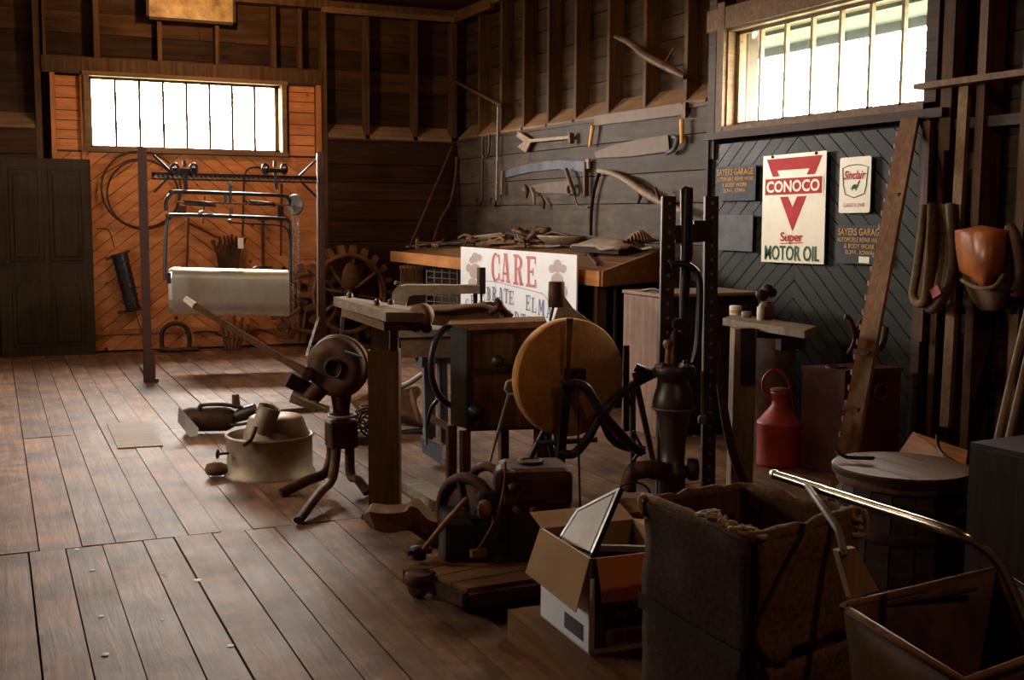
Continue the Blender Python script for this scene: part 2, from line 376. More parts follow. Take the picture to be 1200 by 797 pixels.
def text_obj(name, body, mat, parent, origin, right, upv, height, width=None, bold=0.0, thick=.002, align='CENTER', shear=0):
    cu = bpy.data.curves.new(name, 'FONT'); cu.body = body; cu.size = 1; cu.align_x = align; cu.extrude = 0.0; cu.offset = bold; cu.shear = shear; cu.resolution_u = 3
    o = bpy.data.objects.new('tmp', cu); COL.objects.link(o); dg = bpy.context.evaluated_depsgraph_get(); dg.update()
    me = bpy.data.meshes.new_from_object(o.evaluated_get(dg)); bpy.data.objects.remove(o)
    xs = [v.co.x for v in me.vertices]; ys = [v.co.y for v in me.vertices]; h = max(ys)-min(ys); wd = max(xs)-min(xs); cx = (max(xs)+min(xs))/2; cy = (max(ys)+min(ys))/2
    sy = height/h; sx = (width/wd) if width else sy
    right = Vector(right).normalized(); upv = Vector(upv).normalized(); nrm = right.cross(upv)
    b = MB(); b.v = [Vector(origin)+right*((v.co.x-cx)*sx)+upv*((v.co.y-cy)*sy)+nrm*thick for v in me.vertices]
    b.f = [tuple(p.vertices) for p in me.polygons]; b.sm = [False]*len(b.f)
    bpy.data.meshes.remove(me)
    return b.build(name, mat, parent)
# ================================================================= SETTING
# ---- outdoors: ground and eaves
g_ = MB(); 
for x0, x1, y0, y1 in ((-40, XL-.4, -40, 60), (WX+.5, 46, -40, 60), (XL-.4, WX+.5, WY+.5, 60), (XL-.4, WX+.5, -40, YB-.4)):
    g_.add([(x0,y0,-.5),(x1,y0,-.5),(x1,y1,-.5),(x0,y1,-.5)], [(0,1,2,3)])
struct(g_.build('ground', M_ground))
e = shell('trim_1', (WX+.5, 6, 3.2))
MB().box((WX+.5, 5.8, 2.90), (.42, 16, .05)).build('eave_soffit', M_soffit, e)
MB().box((WX+.72, 5.8, 2.86), (.04, 16, .10)).build('fascia_board', M_soffit, e)
# ---- floor boards (run away from the camera, towards the back wall)
FL = shell('floor', (1.2, 6, 0))
MB().box(((XL+WX)/2+.1, (YB+WY)/2, -.13), (WX-XL+.9, WY-YB+.9, .18)).build('subfloor', M_shell, FL)
seam = Zp(150, 635).y
x = XL; k = 0
rs = random.Random(3)
while x < WX+.15:
    wd = rs.choice([.145,.165,.18,.2,.15]); x1 = min(x+wd, WX+.2)
    far = rs.choice([9.2, 10.4, 8.3, 7.4, WY+.2, WY+.2])
    ends = [seam, far, WY+.2] if far < WY else [seam, WY+.2]
    y0 = seam
    for y1 in ends[1:]:
        dz = rs.uniform(-.003, .002)
        MB().box(((x+x1)/2, (y0+y1)/2, -.02+dz), (x1-x-rs.choice([.004,.005,.008]), y1-y0-.006, .04)).build('floor_board', M_floor, FL); y0 = y1
    x = x1
x = XL+.07
while x < WX+.15:
    wd = rs.choice([.14,.16,.175,.155]); x1 = min(x+wd, WX+.2); mid = rs.choice([1.2, 2.1, None, None, .4])
    ends = [YB-.1, mid, seam] if mid else [YB-.1, seam]
    for y0, y1 in zip(ends[:-1], ends[1:]):
        MB().box(((x+x1)/2, (y0+y1)/2, -.02+rs.uniform(-.003,.002)), (x1-x-rs.choice([.004,.005,.008]), y1-y0-.006, .04)).build('floor_board', M_floor, FL)
    x = x1
for i, (px_, py_, r_) in enumerate(((108,668,.013),(190,672,.011),(194,675,.009),(232,680,.02),(118,722,.012),(123,767,.014),(270,757,.013),(90,644,.01),(190,726,.008))):
    MB().lathe([(r_,0),(r_*.6,.0015),(0,.002)], Zp(px_,py_)+Vector((0,0,.001)), (0,0,1), 10).build('white_spot', M_white, FL)  # small white discs laid on the floor boards
# ---- walls
D = .15   # depth of the open stud bays
def planks(parent, wall, u0, u1, z0, z1, h, mat, depth, holes=(), th=.022, vert=False, jit=.004, lens=None, rs=random.Random(5)):
    """rows of boards on a wall; wall 'b' (u=x) or 'r' (u=y)"""
    z = z0
    while z < z1-.02:
        hh = min(h*rs.uniform(.85,1.15), z1-z)
        segs = [(u0, u1)]
        for (a, b, c, d) in holes:
            if z < d-.02 and z+hh > c+.02:
                ns = []
                for s0, s1 in segs:
                    if b <= s0 or a >= s1: ns.append((s0, s1)); continue
                    if a > s0: ns.append((s0, a))
                    if b < s1: ns.append((b, s1))
                segs = ns
        for s0, s1 in segs:
            cuts = [s0, s1]
            if lens and s1-s0 > lens*1.3: cuts = [s0, s0+(s1-s0)*rs.uniform(.35,.65), s1]
            for c0, c1 in zip(cuts[:-1], cuts[1:]):
                if c1-c0 < .03: continue
                j = rs.uniform(0, jit)
                if wall == 'b': MB().box(((c0+c1)/2, WY+depth+th/2-j, z+hh/2), (c1-c0-.004, th, hh-.008)).build('plank', mat, parent)
                else: MB().box((WX+depth+th/2-j, (c0+c1)/2, z+hh/2), (th, c1-c0-.004, hh-.008)).build('plank', mat, parent)
        z += hh
WB = shell('wall_back', (2.0, WY+.1, 0))
def solid(parent, wall, hole, a, b):
    o0 = D+.025; t = .1; x0, x1, z0, z1 = hole; m_ = MB()
    for (p, q, r, s_) in ((a, x0, -.3, ZC+.2), (x1, b, -.3, ZC+.2), (x0, x1, -.3, z0), (x0, x1, z1, ZC+.2)):
        if wall == 'b': m_.box(((p+q)/2, WY+o0+t/2, (r+s_)/2), (q-p, t, s_-r))
        else: m_.box((WX+o0+t/2, (p+q)/2, (r+s_)/2), (t, q-p, s_-r))
    m_.build('sheathing', M_shell, parent)
solid(WB, 'b', W1, XL-.3, WX+.3)
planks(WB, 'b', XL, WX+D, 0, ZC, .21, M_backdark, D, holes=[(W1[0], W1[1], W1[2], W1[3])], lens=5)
def studb(x, z0, z1, w_=.05, mat=None, name='stud', d=D-.005):
    MB().box((x, WY+d/2+.002, (z0+z1)/2), (w_, d, z1-z0)).build(name, mat or M_studdark, WB)
ZLb = 2.42
for sx in (-1.9, -1.3, -.7, -.12): studb(sx, ZLb, 3.8)
studb(.5, 0, 3.8, .06); studb(.575, 2.96, 3.8, .03)
for sx, ww in ((1.09, .06), (1.73, .045), (2.34, .045), (2.96, .055), (3.26, .04)): studb(sx, 3.13, 3.8, ww)
studb(3.53, 0, 3.8, .06)
for sx in (4.04, 4.63): studb(sx, ZLb, 3.8)
studb(5.12, ZLb, 3.8, .06)
MB().box((2.3, WY+D/2-.01, 3.86), (WX-XL+1.9, D+.05, .09)).build('top_plate', M_studdark, WB)
MB().box((4.35, WY-.03, 3.80), (1.7, .05, .06)).build('brace_board', M_ledge, WB)
MB().box((2.02, WY+.05, 3.05), (2.96, .13, .15)).build('header', M_studdark, WB)
MB().box((2.02, WY+.04, 2.965), (2.96, .10, .03)).build('header_lip', M_framed, WB)
# lower cladding flush with studs, with sloping ledge boards between the studs
for (a, b) in ((XL, .47), (3.56, WX)):
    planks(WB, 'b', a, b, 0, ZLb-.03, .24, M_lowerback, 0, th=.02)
for (a, b) in ((-1.87,-1.33), (-1.27,-.73), (-.67,-.15), (-.09,.46), (3.57,4.01), (4.07,4.6), (4.66,5.08)):
    MB().add([(a, WY-.012, ZLb-.015), (b, WY-.012, ZLb-.015), (b, WY+D, ZLb+.12), (a, WY+D, ZLb+.12), (a, WY-.012, ZLb-.045), (b, WY-.012, ZLb-.045), (b, WY+D, ZLb+.09), (a, WY+D, ZLb+.09)],
             [(0,1,2,3),(4,7,6,5),(0,4,5,1),(1,5,6,2),(2,6,7,3),(3,7,4,0)]).build('ledge_board', M_ledge, WB)
# pine chevron boards under and beside the window
def chevron(parent, name, mat, wall, u0, u1, z0, z1, ua, k, w_, face, th=.02, hole=None):
    for side in (-1, 1):
        a, b = (u0, ua) if side < 0 else (ua, u1)
        if b-a < .02: continue
        c = z0-.5*w_; cmax = z1 + k*(b-a) + w_
        while c < cmax:
            poly = [(a, z0), (b, z0), (b, z1), (a, z1)]
            # value z + k*|u-ua|
            s_ = side*k
            poly = clip(poly, s_, 1, c+w_-.004+s_*ua)
            if poly: poly = clip(poly, -s_, -1, -(c+.005)-s_*ua)
            if len(poly) >= 3:
                j = random.uniform(0, .003)
                if wall == 'b': pts = [(p[0], WY+face-j, p[1]) for p in poly]; off = (0, th, 0)
                else: pts = [(WX+face-j, p[0], p[1]) for p in poly]; off = (th, 0, 0)
                MB().prism(pts, off).build(name, mat, parent)
            c += w_
chevron(WB, 'pine_board', M_pine, 'b', .64, 3.44, 0.02, W1[2]-.05, 2.0, .8, .15, .02)
MB().box((2.05, WY+.05, 1.1), (2.9, .015, 2.15)).build('backing', M_shell, WB)
planks(WB, 'b', .62, .95, W1[2]-.03, 2.95, .11, M_pine, .045, th=.02)
planks(WB, 'b', 3.12, 3.42, W1[2]-.03, 2.95, .12, M_pine, .025, th=.02)
planks(WB, 'b', 3.2, 3.44, 0.02, W1[2]-.05, .16, M_pine, .002, th=.018)
MB().box((3.46, WY+.01, 1.48), (.06, .05, 2.96)).build('pine_post', M_pinez, WB)
MB().box((.64, WY+.01, 2.5), (.05, .05, .9)).build('pine_post', M_pinez, WB)
MB().box((.93, WY+.02, 2.5), (.04, .06, .9)).build('pine_post', M_pinez, WB)
MB().box((2.0, WY+.0, .22), (2.8, .025, .05)).build('rail_board', M_pinez, WB)
# ---- window_1 (back)
def window_b(name, w4, n, parent_mat, y, skew=()):
    x0, x1, z0, z1 = w4
    o = shell(name, ((x0+x1)/2, y, z0))
    f = MB(); 
    f.box(((x0+x1)/2, y+.06, z0-.02), (x1-x0+.14, .2, .045)).box(((x0+x1)/2, y+.06, z1+.02), (x1-x0+.14, .2, .045))
    f.box((x0-.03, y+.06, (z0+z1)/2), (.055, .2, z1-z0)).box((x1+.03, y+.06, (z0+z1)/2), (.055, .2, z1-z0))
    f.build('window_frame', M_ledge, o)
    s = MB(); t = .03
    s.box(((x0+x1)/2, y+.1, z0+t/2), (x1-x0, .035, t)).box(((x0+x1)/2, y+.1, z1-t/2), (x1-x0, .035, t)).box((x0+t/2, y+.1, (z0+z1)/2), (t, .035, z1-z0)).box((x1-t, y+.1, (z0+z1)/2), (t*1.6, .035, z1-z0))
    s.build('sash', M_frame, o)
    for i in range(1, n):
        xx = x0+.02+(x1-x0-.05)*i/n
        MB().box((xx, y+.1, (z0+z1)/2), (.027, .03, z1-z0-.05)).build('muntin', M_framed, o)
    for i in range(n):
        a = x0+.02+(x1-x0-.05)*i/n; b = x0+.02+(x1-x0-.05)*(i+1)/n
        MB().add([(a,y+.105,z0+.02),(b,y+.105,z0+.02),(b,y+.105,z1-.02),(a,y+.105,z1-.02)], [(0,1,2,3)]).build('pane', M_glass, o)
    return o
window_b('window_1', W1, 8, None, WY)
# ---- right wall
WR = shell('wall_right', (WX+.1, 6, 0))
solid(WR, 'r', W2, YB-.3, WY+.3)
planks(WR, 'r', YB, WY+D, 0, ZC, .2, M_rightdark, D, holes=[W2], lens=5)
for sy in (12.5, 11.87, 11.28, 10.69, 10.09, 9.44, 8.79, 8.14): 
    MB().box((WX+D/2, sy, (2.42+3.85)/2), (D-.005, .05, 1.43)).build('stud', M_studdark, WR)
MB().box((WX+D/2-.01, (YB+WY)/2, 3.86), (D+.05, WY-YB, .09)).build('top_plate', M_studdark, WR)
MB().box((WX-.03, 12.6, 3.80), (.05, 1.1, .06)).build('brace_board', M_studdark, WR)
MB().box((WX+D/2-.01, 7.72, 2.9), (D+.03, .1, 1.9)).build('window_post', M_framed, WR)
MB().box((WX+D/2-.02, 7.60, 2.62), (D+.03, .09, 1.0)).build('jamb_board', M_frame, WR)
planks(WR, 'r', 7.76, WY, 0, 2.40, .3, M_greyboard, 0, th=.022, lens=3.5, rs=random.Random(2))
ys = [7.77, 8.115, 8.765, 9.415, 10.065, 10.665, 11.255, 11.845, 12.475, 13.1]
for a, b in zip(ys[:-1], ys[1:]):
    a += .05; z = 2.42
    MB().add([(WX-.012,a,z),(WX-.012,b,z),(WX+D,b,z+.15),(WX+D,a,z+.15),(WX-.012,a,z-.03),(WX-.012,b,z-.03),(WX+D,b,z+.12),(WX+D,a,z+.12)],
             [(0,1,2,3),(4,7,6,5),(0,4,5,1),(1,5,6,2),(2,6,7,3),(3,7,4,0)]).build('ledge_board', M_ledgeR, WR)
MB().box((WX-.005, 10.4, 2.385), (.03, 5.3, .03)).build('ledge_lip', M_framed, WR)
# dark green chevron panel under the window
ua = Xp(930, 350, WX).y
chevron(WR, 'chevron_board', M_green, 'r', 5.42, 7.72, 0.0, 2.06, ua, .8, .125, .0)
MB().box((WX+.04, 6.57, 1.03), (.015, 2.32, 2.06)).build('backing', M_shell, WR)
MB().box((WX-.02, 7.74, 1.05), (.04, .04, 2.1)).build('corner_board', M_framed, WR)
MB().box((WX-.01, 5.42, 1.05), (.06, .07, 2.1)).build('corner_board', M_framed, WR)
MB().box((WX-.03, 6.5, 2.12), (.09, 2.5, .055)).build('sill_rail', M_framed, WR)
MB().box((WX+.03, 6.5, 2.165), (.12, 2.3, .05)).build('sill_board', M_frame, WR)
MB().box((WX-.0, 6.6, 3.0), (.06, 2.4, .16)).build('header', M_frame, WR)
MB().box((WX+.0, 5.40, 2.75), (.06, .10, 1.3)).build('casing', M_framed, WR)
MB().box((WX+.02, 5.27, 2.7), (.08, .07, 1.6)).build('casing', M_studdark, WR)
# open stud bays right of the window
for sy, ww, mt in ((5.30,.05,M_studdark),(5.02,.06,M_brown),(4.70,.06,M_studdark),(4.38,.05,M_brown),(3.9,.05,M_studdark),(3.3,.05,M_studdark),(2.7,.05,M_studdark),(2.1,.05,M_studdark),(1.2,.05,M_studdark),(0.4,.05,M_studdark)):
    MB().box((WX+D/2-.02, sy, 1.9), (D-.005, ww, 3.8)).build('stud', mt, WR)
o_ = MB().box((WX-.13, 4.75, 2.27), (.10, 1.25, .035)).build('shelf_board', M_frame, WR)
MB().box((WX+.03, 4.6, 2.05), (.04, 1.4, .06)).build('cross_rail', M_framed, WR)
# window_2 (right wall), seven tall panes
def window_r(name, w4, n):
    y0, y1, z0, z1 = w4
    o = shell(name, (WX+.05, (y0+y1)/2, z0)); X = WX
    f = MB().box((X+.08, (y0+y1)/2, z0-.01), (.16, y1-y0+.06, .03)).box((X+.08, (y0+y1)/2, z1+.015), (.16, y1-y0+.06, .03)).box((X+.08, y0-.015, (z0+z1)/2), (.16, .03, z1-z0)).box((X+.08, y1+.015, (z0+z1)/2), (.16, .03, z1-z0))
    f.build('window_frame', M_frame, o)
    s = MB().box((X+.09, (y0+y1)/2, z0+.015), (.03, y1-y0, .03)).box((X+.09, (y0+y1)/2, z1-.012), (.03, y1-y0, .024)).box((X+.09, y0+.012, (z0+z1)/2), (.03, .024, z1-z0)).box((X+.09, y1-.02, (z0+z1)/2), (.03, .04, z1-z0))
    s.build('sash', M_frame, o)
    for i in range(1, n):
        yy = y0+(y1-y0)*i/n
        MB().box((X+.09, yy, (z0+z1)/2), (.03, .026, z1-z0-.03)).build('muntin', M_greyw, o)
    for i in range(n):
        a = y0+(y1-y0)*i/n; b = y0+(y1-y0)*(i+1)/n
        MB().add([(X+.095,a,z0+.01),(X+.095,b,z0+.01),(X+.095,b,z1-.01),(X+.095,a,z1-.01)], [(0,1,2,3)]).build('pane', M_glassr, o)
    return o
window_r('window_2', W2, 7)
# ---- left wall with its two windows, rear wall, ceiling (outside the frame)
WL = shell('wall_left', (XL-.1, 6, 0)); m_ = MB()
def wl(p, q, r, s_): m_.box((XL-.06, (p+q)/2, (r+s_)/2), (.1, q-p, s_-r))
wl(YB-.2, W3[0], -.2, 4.1); wl(W3[1], W4[0], -.2, 4.1); wl(W4[1], WY+.3, -.2, 4.1)
for q in (W3, W4): wl(q[0], q[1], -.2, q[2]); wl(q[0], q[1], q[3], 4.1)
m_.build('plank_wall', M_backdark, WL)
for nm, q in (('window_3', W3), ('window_4', W4)):
    o = shell(nm, (XL, (q[0]+q[1])/2, q[2]))
    f = MB()
    for z in (q[2], (q[2]+q[3])/2, q[3]): f.box((XL-.05, (q[0]+q[1])/2, z), (.08, q[1]-q[0], .05))
    for i in range(5): f.box((XL-.05, q[0]+(q[1]-q[0])*i/4, (q[2]+q[3])/2), (.08, .04, q[3]-q[2]))
    f.build('window_frame', M_frame, o)
    MB().add([(XL-.07,q[0],q[2]),(XL-.07,q[1],q[2]),(XL-.07,q[1],q[3]),(XL-.07,q[0],q[3])], [(0,1,2,3)]).build('pane', M_glass, o)
struct(MB().box(((XL+WX)/2, YB-.06, 2), (WX-XL+.6, .1, 4.3)).build('wall_rear', M_backdark))
struct(MB().box(((XL+WX)/2, (YB+WY)/2, ZC+.05), (WX-XL+.9, WY-YB+.9, .1)).build('ceiling', M_backdark))
# door: dark panelled door against the back wall
DO = shell('door_1', (.56, WY-.1, 0))
x0, x1 = .06, .98; yd = WY-.07
MB().box(((x0+x1)/2, yd, 1.03), (x1-x0, .05, 2.06), bev=.004).build('door_leaf', M_door, DO)
for (a, b, c, d) in ((.2,.48,1.02,1.92), (.58,.86,1.02,1.92), (.2,.48,.12,.74), (.58,.86,.12,.74)):
    MB().box(((a+b)/2, yd-.022, (c+d)/2), (b-a+.05, .022, d-c+.05), bev=.008).build('panel_moulding', M_door, DO)
    MB().box(((a+b)/2, yd-.03, (c+d)/2), (b-a-.03, .03, d-c-.03), bev=.012).build('panel', M_door, DO)
MB().lathe([(.0,-.05),(.02,-.045),(.026,-.03),(.012,-.015),(.012,0)], (.13, yd-.03, .98), (0,1,0), 12).build('door_handle', M_iron, DO)
DO2 = shell('door_2', (-.5, WY-.05, 0))
MB().box((-.5, WY-.05, 1.03), (.95, .04, 2.05)).build('door_leaf', M_door, DO2)
# hanging lamps, above the frame
for i, (p, e) in enumerate(LAMPS):
    t = thing('hanging_bulb', ['bare warm bulb hanging before the back window wall', 'bare warm bulb hanging over the middle of the room', 'bare warm bulb hanging behind the viewer on the right', 'bare warm bulb hanging over the open floor on the left'][i], 'lamp', (p[0], p[1], ZC), 'ceiling bulbs')
    MB().tube([(p[0], p[1], ZC), (p[0], p[1], p[2]+.1)], .004, 6).build('cord', M_black, t)
    MB().lathe([(.02,.13),(.022,.06),(.018,.05)], p, (0,0,1), 12).build('socket', M_black, t)
    d = bpy.data.lights.new('bulb_light', 'POINT'); d.energy = e; d.color = (1, .6, .3); d.shadow_soft_size = .035
    o = bpy.data.objects.new('bulb_light', d); COL.objects.link(o); o.location = p
# ================================================================= THINGS ON THE WALLS
def tube_thing(name, label, cat, pts, r, mat, group=None, seg=8, **k):
    o = MB().tube(pts, r, seg, **k).build(name, mat); return tag(o, label, cat, group)
XR = WX-.03          # just in front of the right wall
RW = lambda px, py, off=0.0: Xp(px, py, WX-.02-off)
BW = lambda px, py, off=0.0: Yp(px, py, WY-.03-off)
# gold picture high on the back wall
t = thing('painting', 'gold-brown picture hung high above the bright left window', 'painting', (2.06, WY-.06, 3.55))
MB().box((2.06, WY-.05, 3.78), (.88, .03, .44)).build('canvas', M_gold, t)
fr = MB(); 
for c, s_ in (((2.06,WY-.055,3.565),(.94,.04,.03)), ((2.06,WY-.055,4.0-.06),(.94,.04,.03)), ((1.605,WY-.055,3.76),(.03,.04,.42)), ((2.515,WY-.055,3.76),(.03,.04,.42))): fr.box(c, s_)
fr.build('picture_frame', M_framed, t)
# two hoops on the pine wall
for (cx, cy, R_, lb) in ((166, 222, .41, 'thin dark hoop hanging on the orange pine boards, the upper one'), (168, 228, .37, 'thin dark hoop hanging on the pine boards inside the larger hoop')):
    c = BW(cx, cy, .02); o = MB().ring(c, (0,1,0), R_, .011, 48, 6).build('hoop', M_rust); tag(o, lb, 'hoop', 'hoops on the pine wall')
# curved scythe handle piece crossing above
tube_thing('curved_rod', 'dark curved rod arching left of the hoops on pine boards', 'rod', smooth_pts([BW(118,208,.02), BW(128,200,.02), BW(150,188,.02), BW(166,186,.02)]), .007, M_rust)
# wire hung dark screen roll
t = thing('wire_roll', 'black wire brush roll hanging tilted beside the dark door', 'roll', BW(148,365,.05))
a, b = BW(140,298,.07), BW(156,362,.07)
m_ = MB().cyl(a, b, .085, .075, 14)
m_.build('roll_body', M_black, t)
mm = MB()
for i in range(9):
    p = a.lerp(b, i/8); mm.ring(p, (b-a), .088, .006, 16, 5)
mm.build('wire_winding', M_iron, t)
MB().bar(BW(124,304,.07), BW(152,294,.07), .03, .03).build('top_bar', M_rust, t)
MB().bar(BW(138,367,.07), BW(171,360,.07), .03, .03).build('bottom_bar', M_rust, t)
MB().tube(smooth_pts([BW(113,268,.03), BW(127,270,.03), BW(134,290,.05)]), .006, 5).build('hanging_wire', M_iron, t)
MB().tube([BW(158,365,.05), BW(170,400,.03)], .006, 5).build('tail_wire', M_iron, t)
# horseshoe shaped harness hames on the floor by the back wall
t = thing('collar_hoop', 'dark horseshoe shaped hoop standing against the back wall floor', 'hoop', BW(206,408,.1))
MB().tube(smooth_pts([BW(190,409,.1), BW(190,390,.1), BW(198,381,.1), BW(208,379,.1), BW(218,384,.1), BW(222,396,.1), BW(222,409,.1)]), .025, 8).build('bow', M_iron, t)
MB().tube(smooth_pts([BW(188,409,.15), BW(205,411,.18), BW(232,409,.15)]), .03, 8).build('foot_bar', M_iron, t)
# tool rack items on the pine wall behind the hanging tub
def handtool(label, p0, p1, r, head=None, mat=M_rust, name='hand_tool'):
    t = thing(name, label, 'tool', p1, 'tools on the pine wall')
    MB().tube([p0, p1], [r, r*.8], 7).build('shaft', mat, t)
    if head: 
        m_ = MB(); head(m_); m_.build('head', M_iron, t)
    return t
handtool('long tongs with a dark block at top on the pine wall', BW(221,255,.03), BW(219,318,.03), .012, lambda m_: m_.box(BW(213,247,.03), (.09,.05,.11)))
handtool('dark bar slanting down across the pine wall', BW(222,262,.03), BW(256,279,.03), .013)
handtool('tall hooked cane on the pine wall right of centre', BW(286,205,.03), BW(284,290,.03), .013, lambda m_: m_.tube(smooth_pts([BW(286,208,.03),BW(290,199,.03),BW(300,196,.03),BW(314,199,.03)]), .012, 6))
handtool('pointed marking tool below the tub frame on pine wall', BW(308,258,.03), BW(308,312,.03), .02, lambda m_: m_.box(BW(308,256,.03), (.12,.03,.05)))
handtool('long dark spade shaft near the right pine edge', BW(330,215,.03), BW(329,300,.03), .014, lambda m_: m_.box(BW(329,250,.03), (.06,.03,.18)))
handtool('thin tongs leg hanging left of the hanging tub', BW(240,230,.03), BW(238,262,.03), .008)
t = thing('rope_bundle', 'bundle of frayed dark ropes hanging on the pine wall', 'rope', BW(266,320,.1), )
mm = MB(); r_ = random.Random(4)
for i in range(16):
    x_ = 250+ i*2.4; mm.tube(smooth_pts([BW(x_,  288+r_.uniform(-6,6), .05), BW(x_+r_.uniform(-3,3), 272+r_.uniform(0,8)+abs(i-8), .06), BW(266+ (x_-266)*.7, 300, .08), BW(268+(x_-268)*.5, 335, .07)], 4), .011, 5)
mm.build('strands', M_rust, t)
MB().box(BW(282,285,.12), (.06,.02,.12)).build('paper_tag', M_cream, t, label='cream paper tag')
t = thing('boot_jacks', 'bundle of brown sticks standing on floor under the hanging tub', 'sticks', BW(270,412,.2))
for dx, tp in ((-10,368),(-3,375),(4,366),(11,372),(16,380)): MB().tube([BW(270+dx*1.3,tp,.1), BW(270+dx*.5,410,.2)], .018, 6).build('stick', M_brown, t)
tube_thing('curled_cable', 'dark cable lying along the foot of the pine wall', 'cable', smooth_pts([BW(226,390,.05),BW(245,388,.05),BW(262,395,.05),BW(285,398,.05),BW(300,386,.05),BW(320,392,.05)]), .009, M_iron)

# ---- big spiked wheels leaning on the back wall, right of the pine
def spiked_wheel(label, c, R_, nsp, cut=None, spoke=True):
    t = thing('spiked_wheel', label, 'wheel', (c.x, c.y, 0), 'spiked iron wheels at the back wall')
    ax = Vector((.12, -1, .05)).normalized(); a, u, d = frame_from(ax)
    MB().ring(c, ax, R_, .026, 40, 8).ring(c-ax*.1, ax, R_, .022, 40, 8).build('rim', M_rustl, t)
    for i in range(nsp):
        an = 2*PI*i/nsp; dr = a*math.cos(an)+u*math.sin(an)
        MB().bar(c+dr*R_*.98-ax*.05, c+dr*(R_+.12)-ax*.05, .075, .12, up=ax, w1=.05, t1=.08).build('lug', M_rustl, t)
    if spoke:
        for i in range(8):
            an = 2*PI*i/8+.2; dr = a*math.cos(an)+u*math.sin(an); MB().tube([c+dr*.07-ax*.05, c+dr*R_-ax*.05], .02, 6).build('spoke', M_rustl, t)
        MB().lathe([(.09,-.1),(.09,.02),(.04,.06)], c, ax, 16).build('hub', M_iron, t)
    return t
g = Yp(410, 345, WY-.28); spiked_wheel('large rusty spiked wheel leaning on the dark back wall', Vector((g.x, g.y, .60)), .44, 22)
g = Yp(362, 350, WY-.2); spiked_wheel('smaller spiked wheel half hidden behind the right tub post', Vector((g.x, g.y, .50)), .33, 18)
# pendant bell shape
c = Yp(411, 322, WY-.5)
t = thing('wooden_float', 'pale tear shaped wooden disc hanging in front of spiked wheel', 'disc', c)
MB().lathe([(.0,.14),(.05,.12),(.09,.03),(.105,-.05),(.08,-.12),(.03,-.15),(0,-.155)], c, (0,0,1), 20).build('float_body', M_brownx, t)
MB().tube([c+Vector((0,0,.13)), Vector((c.x, WY-.35, .98))], .006, 5).build('hanging_wire', M_iron, t)
# ---- leaning poles in the dark corner
def bwp(px, py, y): return Yp(px, py, y)
tube_thing('leaning_pole', 'long thin pole leaning in the dark room corner, the left one', 'pole', [Yp(480,290,WY-.5), Yp(530,172,WY-.05)], .016, M_brown, 'poles in the corner')
tube_thing('scythe_snath', 'bowed wooden handle leaning in dark room corner, right one', 'pole', smooth_pts([Yp(508,282,WY-.35), Yp(516,258,WY-.25), Yp(528,236,WY-.2), Yp(534,205,WY-.1), Yp(535,184,WY-.1)]), .018, M_brown, 'poles in the corner')
tube_thing('corner_rail', 'wooden rail running across the corner at ledge height', 'rail', [Yp(534,96,WY-.05), Xp(588,124,WX-.05)], .02, M_studdark)
# hooks and chains near the corner on the right wall
for i, (p, q, lb) in enumerate((((566,160),(565,238),'long hooked iron rod hanging nearest the room corner'), ((574,158),(573,182),'short curled iron hook hanging beside the corner rod'), ((584,121),(582,238),'long straight grey iron bar at left end of grey boards'))):
    t = thing('hooked_rod', lb, 'rod', RW(*q), 'rods hanging by the corner')
    MB().tube([RW(*p, .03), RW(q[0], q[1]-3, .03)], .014, 6).build('shaft', M_iron if i < 2 else M_grey, t)
    MB().tube(smooth_pts([RW(q[0], q[1]-3, .03), RW(q[0]-3, q[1]+3, .03), RW(q[0]-7, q[1], .03), RW(q[0]-6, q[1]-6, .03)]), .012, 6).build('hook', M_iron, t)
# driftwood root on the studs above ledge
tube_thing('dead_branch', 'dead crooked branch hung slanting across the upper studs', 'branch', smooth_pts([Xp(721,43,WX-.06), Xp(738,50,WX-.06), Xp(757,65,WX-.05), Xp(780,78,WX-.05), Xp(803,90,WX-.05)]), [.018+.022*math.sin(PI*min(1,i/26)) for i in range(25)], M_leather)
tube_thing('branch_twig', 'thin twig rising from the crooked branch on the studs', 'branch', [Xp(780,72,WX-.05), Xp(790,56,WX-.05)], .008, M_leather)

# ---- tools on the grey boards
# fish tail shaped wooden shovel
t = thing('wooden_paddle', 'short wooden paddle with a split fan tail on grey boards', 'paddle', RW(640,170))
MB().bar(RW(622,165,.03), RW(668,161,.03), .03, .03).build('shaft', M_greyw, t)
MB().prism([RW(609,154,.02), RW(625,164,.02), RW(618,179,.02), RW(608,172,.02), RW(616,166,.02), RW(607,160,.02)], (-.02,0,0)).build('fan_blade', M_greyw, t)
MB().bar(RW(669,156,.03), RW(670,168,.03), .05, .03).build('end_grip', M_brown, t)
# one-man saw with yellow handles
def sawteeth(pts_top, pts_bot, n, amp):
    """closed outline; toothed lower edge"""
    out = list(pts_top); L = []
    for i in range(len(pts_bot)-1):
        a, b = Vector(pts_bot[i]), Vector(pts_bot[i+1])
        for k in range(n):
            L.append(a.lerp(b, k/n)); L.append(a.lerp(b, (k+.5)/n)+Vector((0,0,amp)))
    L.append(Vector(pts_bot[-1])); return out + L
t = thing('crosscut_saw', 'rusty two-man saw with bright orange handles on grey boards', 'saw', RW(750,160), 'saws on the grey boards')
MB().prism(sawteeth([RW(697,136), RW(750,128), RW(805,122)], [RW(805,135), RW(750,142), RW(697,148)], 22, .012), (-.006,0,0)).build('blade', M_sawrust, t)
for (a, b) in (((695,147),(691,172)), ((799,140),(799,168))):
    MB().tube([RW(*a,.03), RW(*b,.03)], [.02,.014], 10).build('handle', M_yellow, t, label='orange painted handle')
MB().box(RW(803,129,.02), (.03,.05,.12)).build('end_cap', M_rust, t)
t = thing('crosscut_saw', 'broad fin shaped rusty saw blade with dark bow grip', 'saw', RW(745,180), 'saws on the grey boards')
